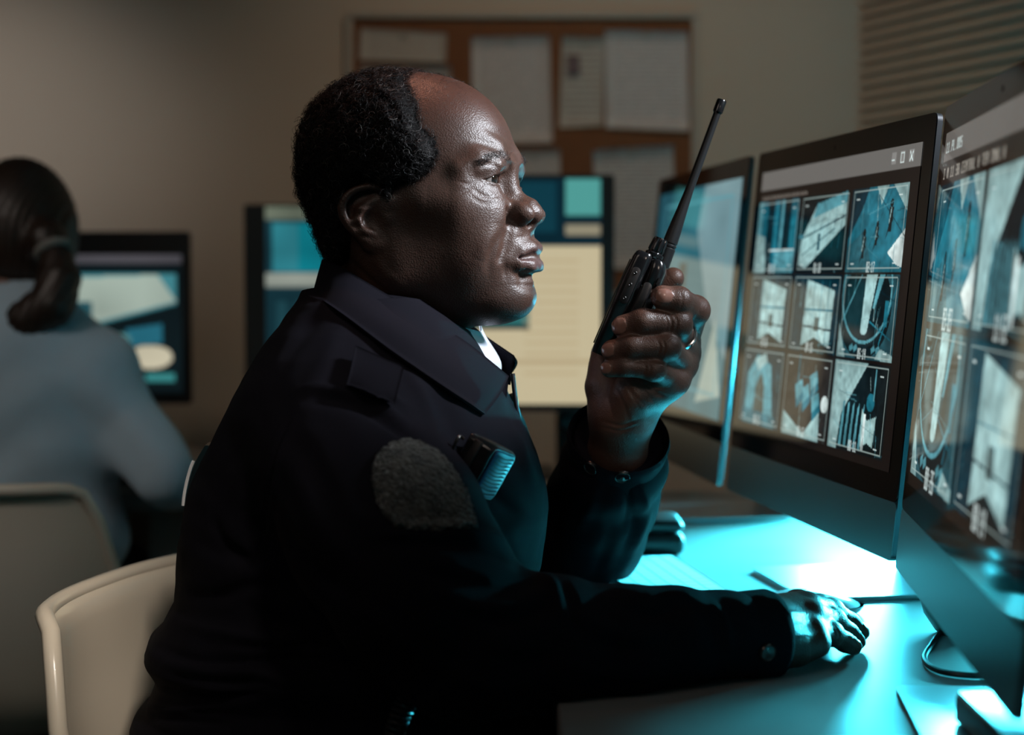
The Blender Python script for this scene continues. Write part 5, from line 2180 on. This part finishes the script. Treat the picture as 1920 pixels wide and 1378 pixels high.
b.loft([bsec(-.016, .90), bsec(-.014, .98), bsec(.008, 1.0), bsec(.0115, .94)])
b.build('case', M['gloss'], bcam)
M['blue'] = mat('blue_ribbed_lens', (0.003, 0.045, 0.13), 0.35, spec=0.6, coat=0.3)
b = MB()
o = rrect(.034, .041, .005)
b.loft([np.array([bc + bfx * d + bw * x * s + ba * y * s for x, y in o]) for d, s in ((.0110, 1), (.0128, 1), (.0135, .93))])
rf = b.build('ribbed_face', M['blue'], bcam)
b = MB()
for k in range(11):
    b.tube(spline([bc + bfx * .0137 + ba * (-.0172 + .0033 * k + dz) + bw * w for w, dz in ((-.014, .0), (0, .0016), (.014, .0))], 7), .0005, 6)
b.build('rib', M['gloss'], rf)
b = MB()
b.frame_box(bc - bfx * .004 - bw * np.sign(bw[1]) * .0215 - ba * .006, bfx * .004, bw * .0012, ba * .014, .0008)
b.build('side_key', M['black'], bcam)
b = MB()
b.tube(spline([at(846, 852, bc[1] - .012), at(853, 832, bc[1] - .018), at(862, 818, bc[1] - .016), at(868, 822, bc[1] - .006)], 14), .0014, 8)
b.frame_box(bc - bfx * .019 - ba * .004, bfx * .004, bw * .007, ba * .016, .001)
b.build('clip', M['snap'], bcam)
# pen clip on the far chest pocket
pp = at(965, 760, 1.640)
pen = thing('pen', tuple(pp), 'dark pen with a bright clip in the far chest pocket', 'pen')
b = MB()
b.tube([at(958, 738, 1.645), at(976, 790, 1.640)], [.003, .0035], 10)
b.build('barrel', M['black'], pen)
b = MB()
b.tube(spline([at(962, 742, 1.639), at(968, 762, 1.634), at(974, 782, 1.635)], 8), .0014, 8)
b.build('clip', M['silver'], pen)

# coiled cord hanging at the waist
cp = spline([at(790, 1262, 1.362), at(768, 1305, 1.358), at(748, 1350, 1.356), at(735, 1400, 1.358), at(726, 1460, 1.362)], 500)
t = np.linspace(0, 2 * np.pi * 19, 500)
T = np.gradient(cp, axis=0)
T /= np.linalg.norm(T, axis=1)[:, None]
e1 = np.cross(T, [0, 1.0, 0])
e1 /= np.linalg.norm(e1, axis=1)[:, None]
e2 = np.cross(T, e1)
b = MB()
b.tube(cp + .0075 * (np.cos(t)[:, None] * e1 + np.sin(t)[:, None] * e2), .0018, 7)
tag(b.build('coiled_cord', M['black']), 'black coiled cord hanging at the waist behind the bent elbow', 'cord')

# ------------------------------------------------------------------ things on the control desk
kc = KC
kbd = thing('keyboard', tuple(kc), 'flat pale keyboard lying between the two sleeves in front of the screens', 'keyboard')
Z = np.array([0, 0, 1.0])
b = MB()
o = rrect(KL, KD, .008)
b.loft([kc + o[:, :1] * KU + o[:, 1:] * KN + Z * z for z in (0.0, .005, .0058)])
b.build('case', M['alu'], kbd)
b = MB()
rows = 6
for r in range(rows):
    n = 21
    for c in range(n):
        if r == 0 and 4 <= c <= 8:
            continue
        p = kc + KU * (-KL / 2 + .012 + (c + .5) * (KL - .024) / n) + KN * (KD / 2 - .010 - (r + .5) * (KD - .018) / rows)
        b.frame_box(p + Z * .0072, KU * .0083, KN * .0073, Z * .0014)
p = kc + KU * (-KL / 2 + .012 + 6.5 * (KL - .024) / 21) + KN * (KD / 2 - .010 - .5 * (KD - .018) / rows)
b.frame_box(p + Z * .0072, KU * .045, KN * .0073, Z * .0014)
b.build('keys', M['key'], kbd, smooth=False, auto=None)

# low white mouse
mc = np.array([.290, 1.668, DESK_Z])
mo = thing('computer_mouse', tuple(mc), 'low white computer mouse just beyond the resting hand', 'mouse')
mx_ = unit(np.array([.97, -.16, 0])).astype(float)
my_ = np.array([-mx_[1], mx_[0], 0])
rings = []
ang = np.linspace(0, 2 * np.pi, 48, endpoint=False)
for s, z in ((.86, .0), (.93, .003), (1.0, .0085), (.985, .0115), (.90, .0150), (.75, .0178), (.5, .0200), (.2, .0212), (.02, .0214)):
    ex = np.sign(np.cos(ang)) * np.abs(np.cos(ang)) ** .75 * .056 * s
    ey = np.sign(np.sin(ang)) * np.abs(np.sin(ang)) ** .75 * .0285 * s
    zz = z * (1 - .45 * (ex / .056) ** 2 * (z > .009))
    rings.append(mc + ex[:, None] * mx_ + ey[:, None] * my_ + zz[:, None] * Z)
b = MB()
b.loft(rings[2:])
b.build('shell', M['white'], mo, auto=60)
b = MB()
b.loft(rings[:3])
b.build('base', M['alu'], mo)

# black case beyond the keyboard
cc_ = np.array([.145, 2.045, DESK_Z])
cs = thing('black_case', tuple(cc_), 'black rounded case lying past the keyboard behind the raised forearm', 'case')
b = MB()
b.box(cc_ + np.array([-.075, -.045, 0]), cc_ + np.array([.060, .045, .026]), .010)
b.build('case_bottom', M['black'], cs, auto=60)
b = MB()
b.box(cc_ + np.array([-.074, -.044, .0262]), cc_ + np.array([.059, .044, .042]), .010)
b.build('case_lid', M['black'], cs, auto=60)

# drive on the foot of the nearest computer
dc_ = np.array([.385, 1.165, DESK_Z + .0056])
dv = thing('external_drive', tuple(dc_), 'black box with a metal top on the foot of the near computer', 'drive')
b = MB()
b.box(dc_ + np.array([-.062, -.07, 0]), dc_ + np.array([.05, .066, .020]), .003)
b.build('case', M['black'], dv)
b = MB()
b.box(dc_ + np.array([-.061, -.069, .020]), dc_ + np.array([.049, .065, .0225]), .001)
b.build('top_plate', M['alu'], dv)

# round gadget and its cable behind the chin
gc_ = np.array([.418, 1.565, DESK_Z])
gd = thing('puck_speaker', tuple(gc_), 'round black gadget standing behind the lower edge of the near computer', 'speaker')
b = MB()
b.lathe(gc_, Z, [(.022, 0), (.026, .003), (.036, .018), (.040, .032), (.036, .046), (.022, .053), (.004, .054)], 36)
b.build('body', M['black'], gd, auto=50)
b = MB()
b.lathe(gc_ + Z * .054, Z, [(.010, 0), (.010, .001), (.008, .002)], 24)
b.build('top_key', M['gloss'], gd)
b = MB()
b.tube(spline([gc_ + np.array([-.024, -.01, .003]), np.array([.372, 1.50, DESK_Z + .003]), np.array([.352, 1.44, DESK_Z + .003]), np.array([.358, 1.395, DESK_Z + .003]), np.array([.40, 1.385, DESK_Z + .003]), np.array([.47, 1.44, DESK_Z + .003])], 50), .0026, 8)
tag(b.build('cable', M['black']), 'thin black cable looped on the desk under the near computer', 'cable')

# ------------------------------------------------------------------ moulded chairs
def shell_chair(label, loc, rz, back=0.30, w=0.235):
    """Moulded shell chair facing +x, seat height 0.45 m."""
    root = thing('shell_chair', loc, label, 'chair', None, rz)
    prof = spline([(.235, .425), (.20, .448), (.10, .445), (-.06, .432), (-.160, .442), (-.222, .492), (-.256, .57), (-.276, .66), (-.285, .45 + back - .012), (-.296, .45 + back)], 44)
    nv = 36
    V = []
    sg = np.linspace(0, 1, len(prof))
    for i in range(len(prof)):
        for j in range(nv):
            u = -1 + 2 * j / (nv - 1)
            top = 1 - .24 * max(0, (abs(u) - .66) / .34) ** 2.4      # rounded upper corners
            s = sg[i] if sg[i] < .6 else .6 + (sg[i] - .6) * (top - .6) / .4
            x, z = np.interp(s, sg, prof[:, 0]), np.interp(s, sg, prof[:, 1])
            up = sstep(.42, .62, s)
            hw = w * (1 - .10 * sstep(.25, 0, s)) * (1 - .05 * sstep(.85, 1.0, s))
            rise = .030 * abs(u) ** 3 * (1 - up) * sstep(0, .25, s) + .030 * abs(u) ** 3.0 * np.exp(-((s - .52) / .16) ** 2)
            wrap = .060 * abs(u) ** 2.6 * sstep(.18, .50, s)
            V.append((x + wrap, u * hw, z + rise))
    Vs, Fs = sheet(np.array(V), len(prof), nv, .007)
    mesh('shell', Vs, Fs, M['shell'], root, world=False)
    # rolled rim
    G = np.array(V).reshape(len(prof), nv, 3)
    edge = np.concatenate([G[0, :], G[1:, -1], G[-1, -2::-1], G[-2:0:-1, 0]])
    b = MB()
    b.tube(edge, .0085, 10, closed=True)
    b.build('rim', M['shell'], root, world=False, auto=70)
    for sx, sy in ((1, 1), (1, -1), (-1, 1), (-1, -1)):
        b = MB()
        b.tube(spline([(sx * .10, sy * .10, .415), (sx * .155, sy * .155, .38), (sx * .20, sy * .21, .012)], 12), .0105, 10)
        lg = b.build('leg', M['leg'], root, world=False)
        b = MB()
        b.lathe((sx * .20, sy * .21, 0), (0, 0, 1), [(.013, 0), (.014, .004), (.012, .018)], 14)
        b.build('foot_cap', M['black'], lg, world=False)
    b = MB()
    b.box((-.12, -.12, .405), (.12, .12, .418), .004)
    b.build('seat_mount', M['leg'], root, world=False)
    return root


shell_chair('cream moulded chair the uniformed man sits on', (-.115, 1.585, 0), math.radians(-14), .300, .228)

# ------------------------------------------------------------------ second desk along the back wall
bd = thing('back_desk', (-1.0, 2.95, 0), 'grey desk along the back wall carrying the distant screens', 'desk')
b = MB()
b.box((-2.3, 2.60, DESK_Z - .03), (0.0, 3.36, DESK_Z), .003)
b.build('desk_top', M['desk'], bd)
for x in (-2.2, -1.1, -.08):
    for y in (2.68, 3.28):
        b = MB()
        b.box((x - .025, y - .025, 0), (x + .025, y + .025, DESK_Z - .03), .003)
        b.build('leg', M['leg'], bd)


b = MB()
b.box((-.574, 2.675, .12), (-.02, 2.693, DESK_Z - .03), .002)  # added pale panel, stands in for the lit wall below the desk
b.build('wall_stand_in_panel', mat('pale_stand_in_panel', (.42, .37, .33), 0.6), bd)


def flat_screen(label, tl, W, H, Y, canvas, bez, ang=0.0):
    """Flat monitor facing the lens side; tl: photo pixel of its top left corner; bez: side, top, bottom."""
    p = at(tl[0], tl[1], Y)
    u = np.array([math.cos(ang), math.sin(ang), 0])
    n = np.array([math.sin(ang), -math.cos(ang), 0])
    cen = p + u * W / 2 - Z * H / 2
    root = thing('monitor', (cen[0] - n[0] * .03, cen[1] - n[1] * .03, DESK_Z), label, 'monitor', 'monitors on the back desk')
    o = rrect(W, H, .006)
    b = MB()
    b.loft([cen + o[:, :1] * u * s + o[:, 1:] * Z * s - n * d for d, s in ((0, 1), (.012, 1), (.020, .94), (.038, .6), (.042, .3))])
    b.build('casing', M['black'], root)
    tl_ = p + u * bez[0] - Z * bez[1] + n * .0002
    display(canvas, tl_, u * (W - 2 * bez[0]), -Z * (H - bez[1] - bez[2]), root, M['lit_far'], n)
    zb = cen[2] - H * .25
    b = MB()
    b.loft([cen - n * d + u * x + np.array([0, 0, z - cen[2]]) for d, x, z in ()] or [np.array([[cen[0] + u[0] * sx * .03 - n[0] * dd, cen[1] + u[1] * sx * .03 - n[1] * dd, z] for sx, dd in ((-1, .044), (1, .044), (1, .060), (-1, .060))]) for z in (DESK_Z + .008, zb)])
    b.build('stand_neck', M['black'], root)
    b = MB()
    o = rrect(.22, .17, .02)
    c = np.array([cen[0] - n[0] * .03, cen[1] - n[1] * .03, DESK_Z])
    b.loft([c + o[:, :1] * u + o[:, 1:] * n + Z * z for z in (0, .008)])
    b.build('stand_base', M['black'], root)
    return root


flat_screen('monitor left of the uniformed man, teal picture behind his shoulder', (457, 383), .40, .345, 3.02, paint_feed(150, 120), (.038, .004, .02))
flat_screen('monitor right of the man\'s face, mostly a cream page', (676, 327), .415, .388, 2.80, paint_list(170, 150), (.022, .006, .012))
flat_screen('monitor in front of the person in the light blue shirt', (-60, 434), .385, .30, 2.97, paint_lobby(170, 120), (.015, .040, .02))
sc_ = at(1067, 868, 2.93)
sp_ = thing('stand_in_speaker', (sc_[0], sc_[1], DESK_Z), 'slim black speaker shape in place of a monitor stand, below the cream page', 'speaker')  # speaker shape stands in for a dark monitor stand
b = MB()
b.box((sc_[0] - .022, 2.91, DESK_Z), (sc_[0] + .022, 2.96, DESK_Z + .13), .004)
b.build('cabinet', M['black'], sp_)
b = MB()
b.lathe((sc_[0], 2.911, DESK_Z + .08), (0, -1, 0), [(.016, 0), (.016, .002), (.012, .003), (.004, .001)], 24)
b.build('cone', M['gloss'], sp_)
# ------------------------------------------------------------------ the colleague at the back desk, seen from behind
WY = 2.44


def wp(x, y, Y=WY):
    return at(x, y, Y)


lady = thing('person', (wp(40, 900)[0], WY, .45), 'person in a light blue shirt with a low ponytail, seen from behind', 'person')
W_ARM = [wp(178, 702), wp(236, 790, 2.43), wp(308, 885, 2.40), wp(318, 898, 2.47), wp(285, 864, 2.62), wp(240, 866, 2.72)]
W_ARM2 = [2 * np.array([wp(40, 900)[0], 0, 0]) * np.array([1, 0, 0]) + p * np.array([-1, 1, 1]) for p in W_ARM]
hc = wp(36, 452, 2.50)


def lady_body(P):
    P = P.astype(np.float32)
    f = np.array([-.55, .82, 0])
    d = ell(P, hc + np.array([0, 0, .01]), (.070, .078, .100))
    d = smin(d, ell(P, hc + f * .035 - np.array([0, 0, .045]), (.055, .058, .070)), .03)
    d = smin(d, cone(P, hc + np.array([.0, -.01, -.07]), wp(40, 640, 2.45), .046, .052), .02)
    d = smin(d, np.sqrt(((P - (hc + f * .10 - np.array([0, 0, .035])).astype(np.float32)) ** 2).sum(1)) - .014, .02)
    for s in (-1, 1):
        e = hc + s * np.array([.82, .55, 0]) * .068 - np.array([0, 0, .02])
        d = smin(d, ell(P, e, (.016, .016, .030)), .008)
    d = smin(d, ell(P, wp(40, 780, 2.45), (.135, .09, .17)), .05)
    for A in (W_ARM, W_ARM2):
        d = smin(d, chain(P, A, [.045, .040, .036, .034, .028, .026]), .03)
        h = A[-1]
        sx = 1 if A is W_ARM else -1
        d = smin(d, cone(P, h, h + np.array([-.02 * sx, .07, -.005]), .026, .030), .015)
        for k in range(4):
            a = h + np.array([(-.045 + .022 * k) * sx, .09, -.008])
            d = smin(d, chain(P, [a, a + np.array([-.004 * sx, .035, .006]), a + np.array([-.006 * sx, .065, -.012])], [.0095, .0085, .007]), .004)
        d = smin(d, chain(P, [h + np.array([-.03 * sx, .02, -.005]), h + np.array([-.062 * sx, .05, -.010]), h + np.array([-.060 * sx, .08, -.014])], [.012, .010, .008]), .006)
    return d


def lady_shirt(P):
    P = P.astype(np.float32)
    c = wp(40, 800, 2.45)
    d = ell(P, c + np.array([0, 0, .005]), (.145, .110, .205))
    d = smin(d, ell(P, c - np.array([0, 0, .16]), (.150, .122, .12)), .05)
    for A in (W_ARM, W_ARM2):
        d = smin(d, chain(P, [c + np.array([0, 0, .105]), A[0]], [.080, .058]), .035)
        d = smin(d, chain(P, A[:5], [.060, .050, .044, .044, .038]), .03)
    d = smin(d, cone(P, wp(40, 620, 2.45), wp(38, 590, 2.46), .062, .056), .02)
    nk = cone(P, wp(36, 560, 2.47), wp(38, 610, 2.46), .050, .048)
    d = smax(d, -nk, .006)
    n = .0030 * np.sin(P[:, 2] * 60 + 6 * P[:, 0] + 2 * np.sin(P[:, 0] * 23)) * sstep(1.02, .85, P[:, 2])
    return d + n


def lady_hair(P):
    P = P.astype(np.float32)
    f = np.array([-.55, .82, 0])
    d = ell(P, hc + np.array([.004, -.004, .014]), (.082, .090, .108))
    cut = ell(P, hc + f * .085 - np.array([0, 0, .02]), (.07, .07, .085))
    d = smax(d, -cut, .02)
    d = smax(d, -cone(P, hc + np.array([-.03, -.05, -.10]), hc + np.array([-.02, .03, -.13]), .05, .05), .02)
    tail = chain(P, [wp(88, 452, 2.425), wp(104, 476, 2.41), wp(112, 525, 2.395), wp(96, 572, 2.385), wp(52, 600, 2.385), wp(10, 606, 2.39)], [.030, .021, .030, .033, .030, .012])
    d = smin(d, tail, .012)
    n = .0008 * np.sin(P[:, 0] * 520 - P[:, 2] * 160 + 3 * np.sin(P[:, 2] * 40))
    return d + n


def grown(f, lo, hi, h):
    V, F = polygonize(f, lo, hi, h)
    N = vnormals(V, F)
    return V, (F[:, ::-1] if np.mean(np.sum(N * (V - V.mean(0)), 1)) < 0 else F)


M['fair_skin'] = mat('fair_skin', (0.30, 0.155, 0.105), 0.5, noise=(40, (0.27, 0.135, 0.09)))
M['brown_hair'] = mat('dark_brown_hair', (0.022, 0.012, 0.008), 0.45, spec=0.5, noise=(30, (0.034, 0.018, 0.011)))
bx_ = wp(40, 900)[0]
V, F = grown(lady_body, (bx_ - .33, 2.24, .62), (bx_ + .33, 3.0, 1.30), .0060)
mesh('body', V, F, M['fair_skin'], lady)
V, F = grown(lady_shirt, (bx_ - .36, 2.24, .52), (bx_ + .36, 2.78, 1.12), .0060)
mesh('shirt', V, F, M['blue_shirt'], lady)
V, F = grown(lady_hair, (bx_ - .20, 2.33, .92), (bx_ + .20, 2.66, 1.27), .0035)
mesh('hair', V, F, M['brown_hair'], lady)
tc_ = wp(101, 470, 2.412)
b = MB()
ang = np.linspace(0, 2 * np.pi, 26, endpoint=False)
td = unit(wp(112, 525, 2.395) - wp(88, 452, 2.425)).astype(float)
r1 = np.cross(td, [0, 1.0, 0])
r1 /= np.linalg.norm(r1)
r2 = np.cross(td, r1)
b.tube(tc_ + .0225 * (np.cos(ang)[:, None] * r1 + np.sin(ang)[:, None] * r2), .0065, 8, closed=True)
o = b.build('hair_tie', mat('grey_hair_tie', (0.22, 0.21, 0.19), 0.8), lady)
o['label'] = 'pale grey hair tie'


def lady_legs(P):
    P = P.astype(np.float32)
    d = ell(P, (bx_, 2.44, .56), (.165, .13, .09))
    for s in (-1, 1):
        d = smin(d, chain(P, [(bx_ - .02 + s * .08, 2.46, .54), (bx_ - .045 + s * .09, 2.85, .55), (bx_ - .045 + s * .09, 2.86, .30), (bx_ - .045 + s * .09, 2.83, .07)], [.078, .058, .048, .042]), .03)
        d = smin(d, ell(P, (bx_ - .045 + s * .09, 2.90, .04), (.045, .12, .035)), .03)
    return d


V, F = grown(lady_legs, (bx_ - .24, 2.26, -.005), (bx_ + .24, 3.06, .68), .010)
V[:, 2] = np.maximum(V[:, 2], .004)
mesh('trousers', V, F, M['trousers'], lady)
shell_chair('cream moulded chair of the person in the light blue shirt', (bx_ + .01, 2.40, 0), math.radians(86), .335, .215)
